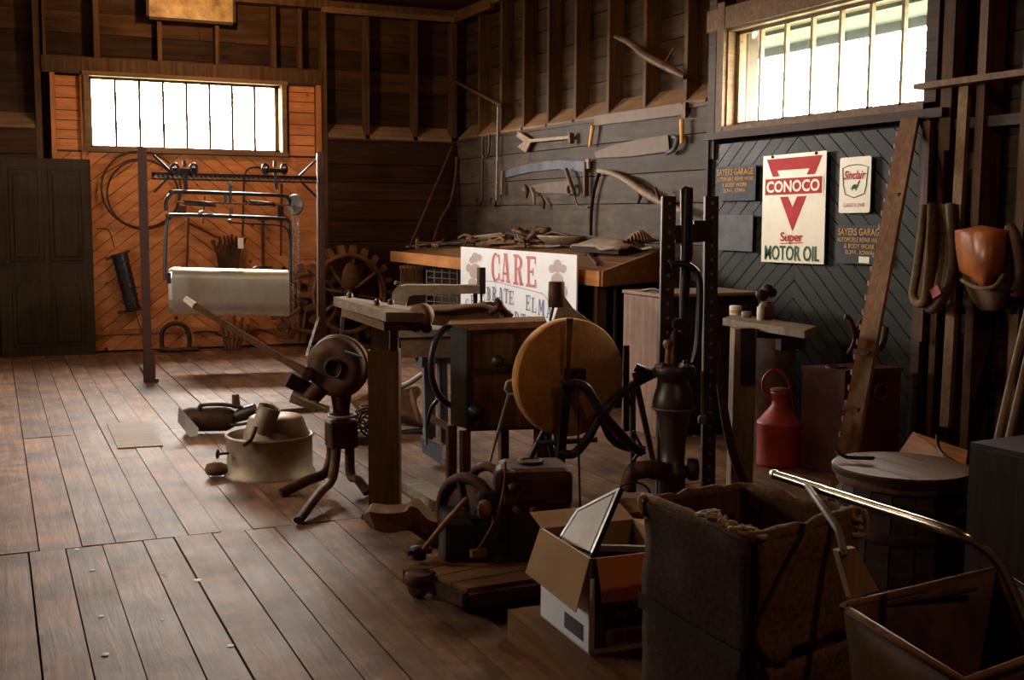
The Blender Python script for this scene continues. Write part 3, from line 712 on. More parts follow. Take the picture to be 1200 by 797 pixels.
MB().prism(sawteeth([RW(697,178), RW(720,170), RW(745,164), RW(783,158)], [RW(785,178), RW(740,184), RW(699,186)], 26, .01), (-.006,0,0)).build('blade', M_sawrust, t)
MB().tube(smooth_pts([RW(782,179,.03), RW(790,175,.03), RW(794,163,.03), RW(789,160,.03)]), .02, 8).build('grip', M_blued, t)
t = thing('crosscut_saw', 'long arched blue grey saw blade with two drooping ends', 'saw', RW(640,210), 'saws on the grey boards')
MB().prism(sawteeth([RW(690,202), RW(655,198), RW(620,202), RW(590,209)], [RW(590,201), RW(620,192), RW(655,188), RW(690,190)], 18, .012), (-.006,0,0)).build('blade', M_blued, t)
MB().bar(RW(590,200,.02), RW(589,228,.02), .045, .02).build('handle', M_greywz, t); MB().bar(RW(687,190,.02), RW(687,230,.02), .05, .02).build('handle', M_brown, t)
MB().box(RW(689,192,.02), (.02,.06,.09)).build('end_plate', M_greyw, t)
t = thing('hand_saw', 'small pale hand saw hung crossways below the arched blade', 'saw', RW(645,225), 'saws on the grey boards')
MB().prism(sawteeth([RW(668,212), RW(640,214), RW(612,220)], [RW(612,224), RW(640,227), RW(668,228)], 14, .008), (-.006,0,0)).build('blade', M_sawrust, t)
MB().ring(RW(668,222,.03), (1,0,0), .05, .014, 16, 6).build('handle', M_brown, t)
t = thing('brace_handle', 'brown stick handle slanting over the small hand saw', 'tool', RW(675,230), 'small tools on grey boards')
MB().tube([RW(663,198,.05), RW(673,228,.05)], [.02,.024], 8).build('grip', M_brown, t); MB().tube(smooth_pts([RW(673,228,.05), RW(678,242,.05), RW(690,243,.05)]), .008, 6).build('rod', M_iron, t)
for i, (a, b, lb) in enumerate((((615,217),(617,232),'leftmost of the short peg tools below the arched saw'), ((622,220),(626,240),'middle pale peg tool below the arched saw'), ((634,230),(637,245),'small dark peg tool lowest under the arched saw'), ((748,224),(748,238),'lone dark peg nail right of the scythe bow'))):
    o = MB().tube([RW(*a,.03), RW((a[0]+b[0])/2+2,(a[1]+b[1])/2,.04), RW(*b,.03)], [.014,.02,.012], 7).build('peg_tool', M_greywz if i == 1 else M_rust); tag(o, lb, 'tool', 'small tools on grey boards')
# scythe handle (long bow) and ox bow
t = thing('scythe', 'long curved pale scythe handle hung on the grey boards', 'scythe', RW(740,215))
MB().tube(smooth_pts([RW(701,200,.04), RW(716,203,.05), RW(735,212,.07), RW(755,226,.07), RW(775,237,.07), RW(800,248,.07)]), [.02+.012*min(1,i/12) for i in range(31)], 8).build('snath', M_greywz, t)
MB().tube([RW(768,220,.07), RW(778,250,.10)], .014, 6).build('grip', M_rust, t)
MB().tube(smooth_pts([RW(703,201,.02), RW(697,220,.02), RW(693,245,.02), RW(692,276,.02)]), [.02]*19, 6, flat=.3).build('blade', M_iron, t)
# hooks
# ---- tin signs on the dark green boards
SX = WX-.028
def sign_frame(px0, py0, px1, py1):
    a, b = Xp(px0, py0, SX), Xp(px1, py1, SX); return a.y, b.y, b.z, a.z
def sgn(name, label, corners, mat, th=.006, rot=0.0, back=.0, rounded=.0):
    y0, y1, z0, z1 = corners   # y0 > y1 (left is larger y)
    c = Vector((SX-back, (y0+y1)/2, (z0+z1)/2)); t = thing(name, label, 'sign', (c.x, c.y, z0))
    t['_w'] = abs(y0-y1)
    ry = Vector((0, -math.cos(rot), math.sin(rot))); rz_ = Vector((0, math.sin(rot), math.cos(rot)))
    def P(u, v, off=0.0):   # u,v in -1..1 on the plate
        return c + ry*(u*abs(y0-y1)/2) + rz_*(v*(z1-z0)/2) + Vector((-off, 0, 0))
    if rounded:
        pts = []
        for (sx, sy, a0) in ((1,1,0),(-1,1,PI/2),(-1,-1,PI),(1,-1,1.5*PI)):
            for i in range(6):
                an = a0+i*PI/10; pts.append(P(sx*(1-rounded)+math.cos(an)*rounded, sy*(1-rounded*.7)+math.sin(an)*rounded*.7))
    else: pts = [P(-1,-1), P(1,-1), P(1,1), P(-1,1)]
    MB().prism(pts, (-th,0,0)).build('plate', mat, t)
    return t, P, ry, rz_
t, P, ry, rzv = sgn('motor_oil_sign', 'large cream enamel sign with red triangle reading CONOCO motor oil', (7.01, 6.31, 1.185, 1.945), M_cream, rot=.012)
def flat(parent, P, pts, mat, name, off): 
    MB().add([P(u, v, off) for u, v in pts], [tuple(range(len(pts)))]).build(name, mat, parent)
O = .008
# red inverted triangle, ring-like with a cut
TL, TR, BT = (-.88,.93), (.88,.93), (.02,-.42)
def lerp2(a, b, t_): return (a[0]+(b[0]-a[0])*t_, a[1]+(b[1]-a[1])*t_)
iL, iR, iB = (-.52,.71), (.50,.71), (.0,.02)
MB().add([P(*TL,O),P(*TR,O),P(*iR,O),P(*iL,O)], [(0,1,2,3)]).add([P(*TR,O),P(*BT,O),P(*iB,O),P(*iR,O)], [(0,1,2,3)]).add([P(*BT,O),P(*TL,O),P(*iL,O),P(*iB,O)], [(0,1,2,3)]).build('red_triangle', M_signred, t)
flat(t, P, [(-.94,.22),(.94,.22),(.94,.60),(-.94,.60)], M_cream, 'band_edge', O+.0008)
flat(t, P, [(-.90,.26),(.90,.26),(.90,.56),(-.90,.56)], M_signred, 'red_band', O+.0016)
W_ = .70; H_ = .76
text_obj('lettering', 'CONOCO', M_cream, t, P(0,.41,O+.0024), ry, rzv, .082, .59, bold=.028)
text_obj('lettering', 'Super', M_signred, t, P(-.0,-.545,O), ry, rzv, .085, .25, bold=.02)
flat(t, P, [(-.36,-.655),(.36,-.635),(.36,-.615),(-.36,-.635)], M_signred, 'underline', O)
text_obj('lettering', 'MOTOR OIL', M_signgreen, t, P(0,-.82,O), ry, rzv, .105, .61, bold=.012)
for u in (-.68,.7): MB().lathe([(.012,0),(.008,.01),(0,.012)], P(u,.97,.006), (-1,0,0), 10).build('nail', M_iron, t)
t, P, ry, rzv = sgn('gasoline_sign', 'small cream rounded sign with shield and green dinosaur reading gasoline', (6.175, 5.875, 1.535, 1.895), M_cream, rot=.01, rounded=.12)
sh = [(-.8,.62),(-.4,.70),(0,.72),(.4,.70),(.82,.62),(.74,0),(.64,-.32),(.0,-.46),(-.6,-.32),(-.72,0)]
MB().tube([P(u,v,O) for u, v in sh], .0028, 5, closed=True).build('shield_outline', M_signgreen, t)
text_obj('lettering', 'Sinclair', M_signred, t, P(.0,.36,O), ry, rzv, .058, .21, bold=.02, shear=.3)
text_obj('lettering', 'GASOLINE', M_pinkink, t, P(.0,-.72,O), ry, rzv, .024, .21, bold=.0)
din = [(-.3,-.16),(-.2,-.1),(-.12,-.02),(-.02,.02),(.08,.02),(.16,-.02),(.2,.06),(.27,.14),(.36,.16),(.34,.1),(.28,.06),(.22,-.08),(.14,-.12),(.14,-.2),(.08,-.2),(.06,-.14),(-.08,-.14),(-.1,-.2),(-.16,-.2),(-.16,-.12),(-.22,-.15)]
flat(t, P, din, M_signgreen, 'dinosaur_mark', O)
for nm, lb, cr in (('garage_sign', 'slate sign with yellow SAYERS GARAGE lettering, left of the large cream sign', (7.62, 7.10, 1.625, 1.885)), ('garage_sign', 'slate sign with yellow lettering and a cream card, below the small cream sign', (6.19, 5.72, 1.205, 1.455))):
    t, P, ry, rzv = sgn(nm, lb, cr, M_signslate); t['group'] = 'garage signs'
    w_ = abs(cr[0]-cr[1]); sc_ = w_/.5; hh = cr[3]-cr[2]
    text_obj('lettering', 'SAYERS GARAGE', M_signyel, t, P(.0,.66,O), ry, rzv, hh*.19, w_*.9, bold=.02)
    text_obj('lettering', 'AUTOMOBILE REPAIR WORK', M_signyel, t, P(.0,.25,O), ry, rzv, hh*.12, w_*.92, bold=.02)
    text_obj('lettering', '& BODY WORK', M_signyel, t, P(.0,-.08,O), ry, rzv, hh*.12, w_*.62, bold=.02)
    text_obj('lettering', 'ELMA, IOWA', M_signyel, t, P(.0,-.42,O), ry, rzv, hh*.13, w_*.56, bold=.02)
    if 'card' in lb: flat(t, P, [(.0,-.93),(.42,-.93),(.42,-.6),(.0,-.6)], M_cream, 'paper_card', O+.002)
t, P, ry, rzv = sgn('blank_sign', 'blank grey metal plate under the left slate sign', (7.59, 7.12, 1.25, 1.52), M_greysign)

# ================================================================= WORKBENCH
bx0, bx1 = 4.22, WX-.005; by1 = 12.72
BT_ = [(4.22, 7.73), (WX-.02, 8.38), (WX-.02, 12.9), (4.22, 12.72)]
t = thing('workbench', 'long low wooden workbench along the grey board wall', 'workbench', (4.7, 10.3, 0))
zf, zb = 1.06, 1.25
def bz(x): return zf + (zb-zf)*(x-4.22)/(WX-4.22)
n_ = 5
for i in range(n_):
    f0, f1 = i/n_, (i+1)/n_-.012
    xa, xb = 4.22+(WX-.03-4.22)*f0, 4.22+(WX-.03-4.22)*f1
    ya, yb = 7.73+(8.38-7.73)*f0, 7.73+(8.38-7.73)*f1
    pts = [(xa, ya, bz(xa)), (xb, yb, bz(xb)), (xb, 12.8, bz(xb)), (xa, 12.8, bz(xa))]
    MB().prism(pts, (0,0,-.03)).build('top_board', M_browny, t)
MB().prism([(4.20,7.72,zf+.03),(4.20,12.75,zf+.03),(4.20,12.75,zf-.085),(4.20,7.72,zf-.085)], (-.03,0,0)).build('front_apron', M_orangew, t)
MB().prism([(4.19,7.70,zf+.03),(WX-.02,8.37,1.235),(WX-.02,8.37,.965),(4.19,7.70,zf-.085)], (.0,.035,0)).build('end_board', M_orangew, t)
for (x_, y_) in ((4.3,7.95),(4.3,10.2),(4.3,12.4),(5.0,8.6),(5.0,12.4)): MB().box((x_, y_, .5), (.08,.08,1.0)).build('leg', M_brown, t)
# near-black sheet added to stand in for the shade beneath the bench
o = MB().box((4.42, 10.2, .52), (.02, 4.6, .95)).build('bench_shade_sheet', M_dk, t)
# junk on the bench
def onb(px, py, dx=0.0):   # point on the bench top
    d = ray(px, py); k = (zb-zf)/(WX-4.22); t_ = (zf-k*4.22-CAMH)/(d.z-k*d.x); return Vector((d.x*t_, d.y*t_, CAMH+d.z*t_+.002))
junk = [
 ('pale wooden lath lying at the left end of bench', (476,291),(530,283), .04,.02,M_greyw),
 ('dark slat lying crosswise at the left end of bench', (478,286),(555,290), .03,.02,M_brownx),
 ('short upright pale peg at bench left edge', (489,297),(490,283), .03,.03,M_ledge),
 ('long dark slat leading to the sign on bench', (500,291),(556,277), .035,.03,M_iron),
 ('brown batten behind the sign on bench', (520,288),(575,277), .05,.02,M_brownx),
 ('grey slat next to the brown batten on bench', (545,287),(600,279), .05,.015,M_greyw),
 ('broad pale board behind the sign on bench', (575,287),(650,287), .12,.02,M_greyw),
 ('thin rusty bar in front of the broad board', (600,292),(668,291), .03,.02,M_rustl),
 ('blue grey strap iron on the bench centre', (640,294),(676,290), .04,.015,M_grey),
 ('rusty flat bar near the bench right end', (700,291),(742,283), .04,.02,M_rust),
 ('brown wood scrap by the claw bundle', (735,291),(770,284), .05,.02,M_brownx),
 ('tiny pale wood chip near the bench end board', (752,297),(763,295), .06,.015,M_cream),
 ('dark strap hanging over bench front by the sign', (690,300),(700,312), .03,.02,M_iron)]
for i, (lb, a, b, w_, h_, mt) in enumerate(junk):
    p, q = onb(*a), onb(*b); up_ = h_/2+.004+.012*(i%3)
    if 'upright' in lb: q = p+Vector((0,0,.12))
    o = MB().bar(p+Vector((0,0,up_)), q+Vector((0,0,up_)), w_, h_, w1=w_*.8).build('wood_scrap', mt); tag(o, lb, 'scrap', 'scraps on the workbench')
rn = random.Random(21); seen_ = set()
for i in range(90):
    px_ = rn.uniform(476, 768); py_ = rn.uniform(281, 291) + (px_-476)*.012; p = onb(px_, py_)
    if p.x > 4.98 or p.y > 12.6 or p.x < 4.3: continue
    an = rn.uniform(-.7, .7)+PI/2; L_ = rn.uniform(.18, .62); d_ = Vector((math.cos(an), math.sin(an), 0))*L_/2
    a_, b_ = p-d_, p+d_; a_.x = min(max(a_.x,4.25),5.05); b_.x = min(max(b_.x,4.25),5.05); a_.z = bz(a_.x)+.03+.001*i; b_.z = bz(b_.x)+.03+.001*i
    kind_ = i % 3
    ci = rn.randrange(6); mt = [M_greyw, M_brownx, M_rust, M_ledge, M_iron, M_rustl][ci]
    reg = 'at the far left end of the workbench' if px_ < 540 else 'behind the white sign on the workbench' if px_ < 678 else 'at the near right end of the workbench'
    lab = ('long ' if L_ > .42 else 'short ' if L_ < .3 else '')+['weathered grey','brown','dark rusty','pale tan','near black','light rusty'][ci]
    if (lab, reg) in seen_: continue
    seen_.add((lab, reg))
    if kind_ == 2: o = MB().tube(smooth_pts([a_, a_.lerp(b_,.5)+Vector((rn.uniform(-.06,.06),0,.03)), b_],4), .014, 6).build('bent_rod', mt); tag(o, lab+' bent rod lying loose '+reg, 'rod', 'loose rods on the workbench')
    else: o = MB().bar(a_, b_, rn.uniform(.03,.09), rn.uniform(.012,.035), w1=rn.uniform(.03,.08)).build('wood_strip', mt); tag(o, lab+' flat strip lying loose '+reg, 'strip', 'loose strips on the workbench')
# tangled root / harness lump
def lump(name, label, cat, c, rad, mat, seed=0, n=10, r_=.02, group=None):
    t = thing(name, label, cat, c); rn = random.Random(seed); mm = MB()
    for i in range(n):
        pts = []; a = rn.uniform(0, 2*PI)
        for k in range(6):
            a += rn.uniform(.4, 1.3); f = rn.uniform(.35, 1)
            pts.append(Vector(c)+Vector((math.cos(a)*rad[0]*f, math.sin(a)*rad[1]*f, r_+abs(math.sin(a*1.7+i))*rad[2]*f)))
        mm.tube(smooth_pts(pts, 4), r_*rn.uniform(.6,1.2), 6)
    mm.build('coils', mat, t)
    if group: t['group'] = group
    return t
lump('harness_heap', 'heap of brown tangled harness leather on bench behind sign', 'harness', onb(628,287)+Vector((-.05,0,-.01)), (.16,.28,.16), M_leather, 1, 12, .026)
c = onb(688,283)+Vector((-.28,0,-.05))
t = thing('dough_tray', 'long shallow pale wooden tray on the bench', 'tray', c)
prof = MB(); A = []
for i in range(9):
    row = []
    for j in range(9):
        u, v = i/4-1, j/4-1; r2 = min(1, (u*u+v*v)**.5)
        k = max(abs(u), abs(v)); s_ = k/((u*u+v*v)**.5) if (u or v) else 1
        row.append(c+Vector((v*s_*.17, u*s_*.40, .02+.085*k**3)))
    A.append(row)
MB().sheet(A, .012).build('tray_shell', M_zincd, t)
MB().ring(c+Vector((0,0,.105)), (0,0,1), .1, .0, 3, 3) 
t = thing('mallet', 'small stick mallet leaning up on the bench by the tray', 'mallet', onb(690,280)); p = onb(692,277); MB().tube([p+Vector((0,0,.02)), p+Vector((0,-.14,.17))], [.03,.024], 8).build('handle', M_rustl, t)
t = thing('paper_sack', 'open paper sack lying on the bench right end', 'sack', onb(710,298)); c = onb(712,297)
rn = random.Random(5); A = []
for i in range(8):
    row = []
    for j in range(10):
        u, v = i/7-.5, j/9-.5; row.append(c+Vector((u*.30, -v*.85, .05+.09*math.cos(u*PI)*math.cos(v*2.6)+rn.uniform(-.012,.012))))
    A.append(row)
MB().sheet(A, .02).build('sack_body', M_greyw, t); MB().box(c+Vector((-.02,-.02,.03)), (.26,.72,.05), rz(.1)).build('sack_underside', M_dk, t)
t = thing('claw_bundle', 'splayed bundle of thin rusty tines on bench right end', 'tines', onb(742,290)); c = onb(745,292)+Vector((-.1,0,-.02))
mm = MB()
for i in range(13):
    a = -1.1+2.2*i/12; mm.tube(smooth_pts([c+Vector((0,.12,.03)), c+Vector((.02*a,0,.09)), c+Vector((.1*a,-.14-.1*math.cos(a),.12+.06*math.cos(a*2))), c+Vector((.16*a,-.32*math.cos(a*.6),.10))], 3), .01, 5)
mm.build('tines', M_rustl, t)
for i, (px, py, r_, lb, mt) in enumerate(((702,281,.05,'small dark iron nut beside the pale tray',M_iron),(726,285,.06,'dark knob of iron beside the tine bundle',M_rust),(668,290,.045,'rusty iron knob by the sign top corner',M_rust),(637,288,.04,'small red brown knob behind the sign',M_rustl),(600,283,.05,'rounded clod of rust left of harness heap',M_leather),(735,294,.05,'dark iron lump in front of tine bundle',M_iron))):
    c = onb(px, py); t = thing('iron_fitting', lb, 'fitting', c, 'fittings on the workbench')
    MB().lathe([(r_,0),(r_*1.1,.03),(r_*.7,.06),(r_*.4,.08),(0,.085)], c, (0,0,1), 8).build('fitting_body', mt, t); MB().box(c+Vector((0,0,.03)), (r_*2.6,.03,.03), rz(i)).build('lug', mt, t)
# CARE banner board leaning on the bench front
t = thing('festival_sign', 'large white board reading CARE CELEBRATE ELMA leaning on the workbench', 'sign', (4.08, 8.9, 0))
SB = 4.09; zt = Xp(540,289,SB).z; yl = Xp(540,289,SB).y; yr = Xp(676,299,SB).y
lean = .06
def PS(px, py, off=0.0):
    p = Xp(px, py, SB); return Vector((SB+ (p.z/zt-1)*0 - off, p.y, p.z))
MB().prism([(SB,yl,.02),(SB,yr,.02),(SB,yr,zt),(SB,yl,zt)], (.012,0,0)).build('board', M_white, t)
G = {  # slab letters: strokes in a unit box (x0,y0,x1,y1,thickness)
 'C': [('a',)], 
}
def slab(parent, ch, cx_px, top_px, bot_px, wpx, mat):
    a = PS(cx_px-wpx/2, (top_px+bot_px)/2, .003); b = PS(cx_px+wpx/2, (top_px+bot_px)/2, .003)
    zt_ = PS(cx_px, top_px).z; zb_ = PS(cx_px, bot_px).z; W = abs(a.y-b.y); Hh = zt_-zb_
    o0 = Vector((SB-.002, a.y, zb_))
    m_ = MB(); cnt = [0]
    def q(pts):
        cnt[0] += 1
        m_.add([o0+Vector((-.0002*cnt[0], -x_*W, y_*Hh)) for x_, y_ in pts], [tuple(range(len(pts)))])
    def V_(x_, y0=0, y1=1, t_=.24): q([(x_-t_/2,y0),(x_+t_/2,y0),(x_+t_/2,y1),(x_-t_/2,y1)])
    def Hz(y_, x0_, x1_, t_=.09): q([(x0_,y_-t_/2),(x1_,y_-t_/2),(x1_,y_+t_/2),(x0_,y_+t_/2)])
    def Dg(x0_, y0, x1_, y1, t_=.2): q([(x0_-t_/2,y0),(x0_+t_/2,y0),(x1_+t_/2,y1),(x1_-t_/2,y1)])
    def bow(x0_, y0, y1, dep, t_=.22):
        n = 10; cy_ = (y0+y1)/2; ry_ = (y1-y0)/2
        for i in range(n):
            a0, a1 = -PI/2+PI*i/n, -PI/2+PI*(i+1)/n
            q([(x0_+dep*math.cos(a0), cy_+ry_*math.sin(a0)), (x0_+dep*math.cos(a1), cy_+ry_*math.sin(a1)), (x0_+(dep-t_)*math.cos(a1), cy_+(ry_-.08)*math.sin(a1)), (x0_+(dep-t_)*math.cos(a0), cy_+(ry_-.08)*math.sin(a0))])
    if ch == 'C':
        n = 14
        for i in range(n):
            a0, a1 = .28*PI+1.44*PI*i/n, .28*PI+1.44*PI*(i+1)/n
            q([(.5+.5*math.cos(a0),.5+.5*math.sin(a0)),(.5+.5*math.cos(a1),.5+.5*math.sin(a1)),(.55+.28*math.cos(a1),.5+.42*math.sin(a1)),(.55+.28*math.cos(a0),.5+.42*math.sin(a0))])
        V_(.92,.62,.95,.1); V_(.92,.05,.3,.1)
    if ch == 'A': Dg(.18,0,.45,1,.12); Dg(.82,0,.55,1,.26); Hz(.3,.2,.8); Hz(.04,.0,.38); Hz(.04,.6,1.02); Hz(.96,.3,.6)
    if ch in 'RBEDLTIHM' and ch not in 'TM': V_(.25)
    if ch in 'RBEDLIH': Hz(.04,.0,.5); 
    if ch in 'RBEDLIH': Hz(.96,.0,.5)
    if ch == 'R': bow(.4,.48,1,.5); Dg(.82,0,.6,.5,.22); Hz(.04,.68,1.02)
    if ch == 'B': bow(.4,.5,1,.45); bow(.4,0,.55,.52)
    if ch == 'D': bow(.35,0,1,.6)
    if ch == 'E': Hz(.96,.2,.95); Hz(.04,.2,.98); Hz(.5,.2,.7); V_(.92,.76,1,.1); V_(.95,0,.26,.1); V_(.7,.38,.62,.09)
    if ch == 'L': Hz(.04,.2,.95); V_(.93,0,.32,.1)
    if ch == 'T': V_(.5); Hz(.96,.02,.98); V_(.05,.72,1,.1); V_(.95,.72,1,.1); Hz(.04,.28,.72)
    if ch == 'H': V_(.78); Hz(.5,.2,.8); Hz(.04,.55,1.02); Hz(.96,.55,1.02)
    if ch == 'M': V_(.12,0,1,.12); V_(.86,0,1,.24); Dg(.5,.2,.2,1,.22); Dg(.5,.2,.8,1,.12); Hz(.04,-.02,.3); Hz(.04,.66,1.04)
    if ch == 'Y': V_(.5,0,.5); Dg(.45,.45,.15,1,.22); Dg(.55,.45,.85,1,.12); Hz(.04,.25,.75)
    m_.build('letter', mat, parent)
for ch, cx_, tp, bt, w_ in (('C',581,296,330,10),('A',592.5,297,331,10.5),('R',607.5,298.5,334,11.5),('E',622.5,300.5,336.5,11.5)): slab(t, ch, cx_, tp, bt, w_, M_pinkink)
for ch, cx_, tp, bt, w_ in (('C',548,350,361,4.5),('E',554,346,359,4.5),('L',560,343,356,4.5),('E',566,338,354,4.8),('B',573,336.5,352.5,5.2),('R',579.5,336.3,352.8,5.4),('A',587,337,354,5.6),('T',593.5,338.5,355.5,5.6),('E',599.5,341,357,5.6),('E',619,346,364,5.6),('L',626,349,366.5,5.6),('M',634.5,351,369.5,7),('A',643.5,355,373,6)): slab(t, ch, cx_, tp, bt, w_, M_blueink)
for ch, cx_, tp, bt, w_ in (('B',591,363,380,5.6),('I',599,364,382,4),('R',606,365.5,384,6),('T',613.5,368,387,5.8),('H',622,371,390,6.4),('D',631,374,393,6.4),('A',640,378,397,6.4),('Y',649,383,402,6.4)): slab(t, ch, cx_, tp, bt, w_, M_blueink)
def blob(parent, els, mat, name):
    m_ = MB()
    for k, (cx_, cy_, rx_, ry_) in enumerate(els):
        m_.add([PS(cx_+rx_*math.cos(2*PI*i/20), cy_+ry_*math.sin(2*PI*i/20), .0015+.0003*k) for i in range(20)], [tuple(range(20))])
    m_.build(name, mat, parent)
blob(t, [(557,302,4.5,6),(553,305,3,4),(562,302,2.5,4),(557,318,7,9),(554,331,5,5),(563,332,4,5),(549.5,314,3,5)], M_bearink, 'left_figure'); blob(t, [(558,320,4.5,6)], M_bearlight, 'figure_belly')
blob(t, [(653.5,312,5,8),(647,315,4,5),(660,315,4,5),(653,328,7,8),(648,345,6,8),(660,342,5,8)], M_bearink, 'right_figure'); blob(t, [(652,325,5,4)], M_bearlight, 'figure_belly')
MB().tube([PS(x_, y_, .002) for x_, y_ in ((546,341),(553,336),(560,332.5),(570,329.5),(580,330),(600,335),(620,340),(636,344),(641,350),(645,358))], .0022, 4).build('arch_line', M_iron, t)
# crates under the bench
t = thing('slatted_crate', 'small slatted wooden crate under the left end of workbench', 'crate', (4.0,12.3,0)); 
V = upright(Zp(482, 380)) ; V = upright((3.95, 12.2))
for i in range(6): MB().box(V(471+i*4.4, 322), (.03,.03,.19)).build('slat', M_brown, t)
MB().bar(V(468,313), V(496,313), .03,.03).bar(V(468,332), V(496,332), .03,.03).build('rail', M_brownx, t); MB().bar(V(470,322,-.25), V(496,322,-.25), .02,.2).build('back_panel', M_brownx, t)
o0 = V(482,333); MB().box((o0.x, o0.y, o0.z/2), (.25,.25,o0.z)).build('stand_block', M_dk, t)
t = thing('wire_crate', 'stack of dark wire baskets under the workbench beside sign', 'crate', (3.95, 11.2, 0), )
V = upright((3.95, 11.2)); mm = MB()
for yy in range(318, 378, 7): mm.tube([V(500,yy), V(537,yy+2.5)], .006, 5); mm.tube([V(500,yy), V(508,yy-3,-.4)], .006, 5)
for xx in range(500, 540, 9): mm.tube([V(xx,316), V(xx,390)], .006, 5)
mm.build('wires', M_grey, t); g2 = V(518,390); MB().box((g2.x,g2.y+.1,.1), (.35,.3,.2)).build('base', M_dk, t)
# ================================================================= TUB CARRIER (litter carrier on its rail)
gL, gR = Zp(175,448), Zp(378,414)
V = upright(gL, gR)
t = thing('tub_carrier', 'overhead rail carrier with hanging galvanised tub before the pine wall', 'carrier', ((gL.x+gR.x)/2, (gL.y+gR.y)/2, 0))
dv = (Vector((gR.x,gR.y,0))-Vector((gL.x,gL.y,0))).normalized(); nv = V.n
def post(g, px, top_px, lab):
    zt_ = V(px, top_px).z; m_ = MB()
    g = Vector((g.x,g.y,0)); vd = g.normalized(); an_ = math.atan2(-vd.x, vd.y); m_.box(g+Vector((0,0,zt_/2)), (.078,.012,zt_), rz(an_)); m_.box(g+vd*.08+Vector((0,0,zt_/2)), (.078,.012,zt_), rz(an_)); m_.box(g+vd*.04+Vector((0,0,zt_/2)), (.012,.08,zt_), rz(an_))
    m_.build('post', M_steelb, t)
post(V(173.5,446), 172, 172, ''); post(V(378,412), 378, 178, '')
MB().bar(Zp(180,449)+Vector((0,0,.02)), Zp(169,431)+Vector((0,0,.02)), .09, .03).build('foot_plate', M_steelb, t)
MB().box(V(176,430,.02), (.086,.02,.30), rz(0)).build('foot_sleeve', M_steelb, t)
MB().bar(V(373,372,.02), V(359,418,.3), .03, .012).bar(V(373,372,.02), V(387,405,-.25), .03, .012).bar(V(362,408,.25), V(388,398,-.2), .02,.01).build('a_brace', M_grey, t)
MB().bar(V(371.5,180,.03), V(372,376,.03), .012, .012).build('edge_strip', M_zinc, t, label='bright galvanised edge strip')
m_ = MB().bar(V(180,204.5), V(372,209), .05, .04)
m_.bar(V(180,209.5), V(372,214), .05, .015); rl_ = m_.build('rail', M_black, t)
m_ = MB()
for i in range(34):
    p = V(182+i*5.6, 206.8+i*.132, .03); m_.box(p, (.028,.012,.025), rz(math.atan2(dv.y, dv.x)))
m_.build('rail_holes', M_zincd, rl_, kind='stuff')
for a_, b_ in (((180,182),(200,201)),((197,208),(181,225)),((372,186),(351,206)),((352,212),(372,232))): MB().tube([V(*a_), V(*b_)], .011, 6).build('corner_brace', M_black, t)
for cx in (216, 322):
    tr = MB()
    tr.bar(V(cx-12,200,.03), V(cx+12,200.5,.03), .05,.04).bar(V(cx,201,.03), V(cx+2,222,.03), .035,.03).build('trolley', M_black, t)
    for s_ in (-11, 11):
        tw = MB().ring(V(cx+s_,198,.06), nv, .047, .012, 20, 6).build('trolley_wheel', M_black, t)
        c = V(cx+s_,198,.06); mm = MB().lathe([(.015,-.03),(.015,.03)], c, nv, 8)
        for k in range(4): an=k*PI/2+.4; mm.tube([c, c+(dv*math.cos(an)+Vector((0,0,1))*math.sin(an))*.045], .006, 4)
        mm.build('wheel_spokes', M_iron, tw)
    MB().box(V(cx,192,.03), (.03,.03,.06)).build('trolley_bolt', M_iron, t)
MB().tube(smooth_pts([V(195,247,.05),V(195,236,.05),V(201,227,.05),V(212,225,.05),V(325,229,.05),V(337,232,.05),V(341,240,.05)], 5), .018, 8).build('hanger_frame', M_black, t)
MB().tube(smooth_pts([V(193,328,.12),V(195,265,.12),V(199,256,.12),V(208,252,.12),V(325,256,.12),V(337,259,.12),V(340,268,.12),V(340,330,.12)], 5), .017, 8).build('bail', M_black, t)
MB().tube(smooth_pts([V(271,257,.12),V(272,261,.12),V(325,264,.12),V(337,270,.12),V(339,282,.12)], 4), .009, 6).build('lower_rod', M_black, t)
MB().tube([V(205,236.5,.05), V(340,240.5,.05)], .009, 6).build('cross_shaft', M_rustl, t)
for a, b in ((215,252),(287,322)):
    m_ = MB(); n = 90; pa, pb = V(a,237.2,.05), V(b,240,.05); d_ = (pb-pa).normalized(); u_ = Vector((0,0,1)); s_ = d_.cross(u_)
    m_.tube([pa.lerp(pb, i/n)+(u_*math.cos(i*1.25)+s_*math.sin(i*1.25))*.022 for i in range(n+1)], .006, 5); m_.build('coil_spring', M_iron, t)
for x_, y0, y1 in ((264,227,238),(270,214,238),(271,244,256)): MB().tube([V(x_,y0,.07), V(x_,y1,.07)], .014, 6).build('link', M_black, t)
MB().lathe([(.02,-.02),(.024,0),(.02,.02)], V(270,215,.09), nv, 10).build('ball_knob', M_zinc, t)
MB().tube(smooth_pts([V(233,249,.1),V(238,247.5,.1),V(246,248,.1),V(253,252,.1)]), .008, 6).build('hook_handle', M_zinc, t)
MB().lathe([(.10,-.02),(.11,0),(.10,.02)], V(346,240,.1), dv, 20).build('chain_wheel', M_grey, t)
m_ = MB()
for xo in (343.5, 349.5):
    y_ = 240
    while y_ < 384: m_.ring(V(xo, y_, .1), dv if int(y_/3.4) % 2 else nv, .016, .0045, 8, 4); y_ += 3.4
m_.build('hanging_chain', M_grey, t, kind='stuff')
MB().tube([V(340,262,.1), V(340,330,.1)], .012, 6).build('side_rod', M_zinc, t)
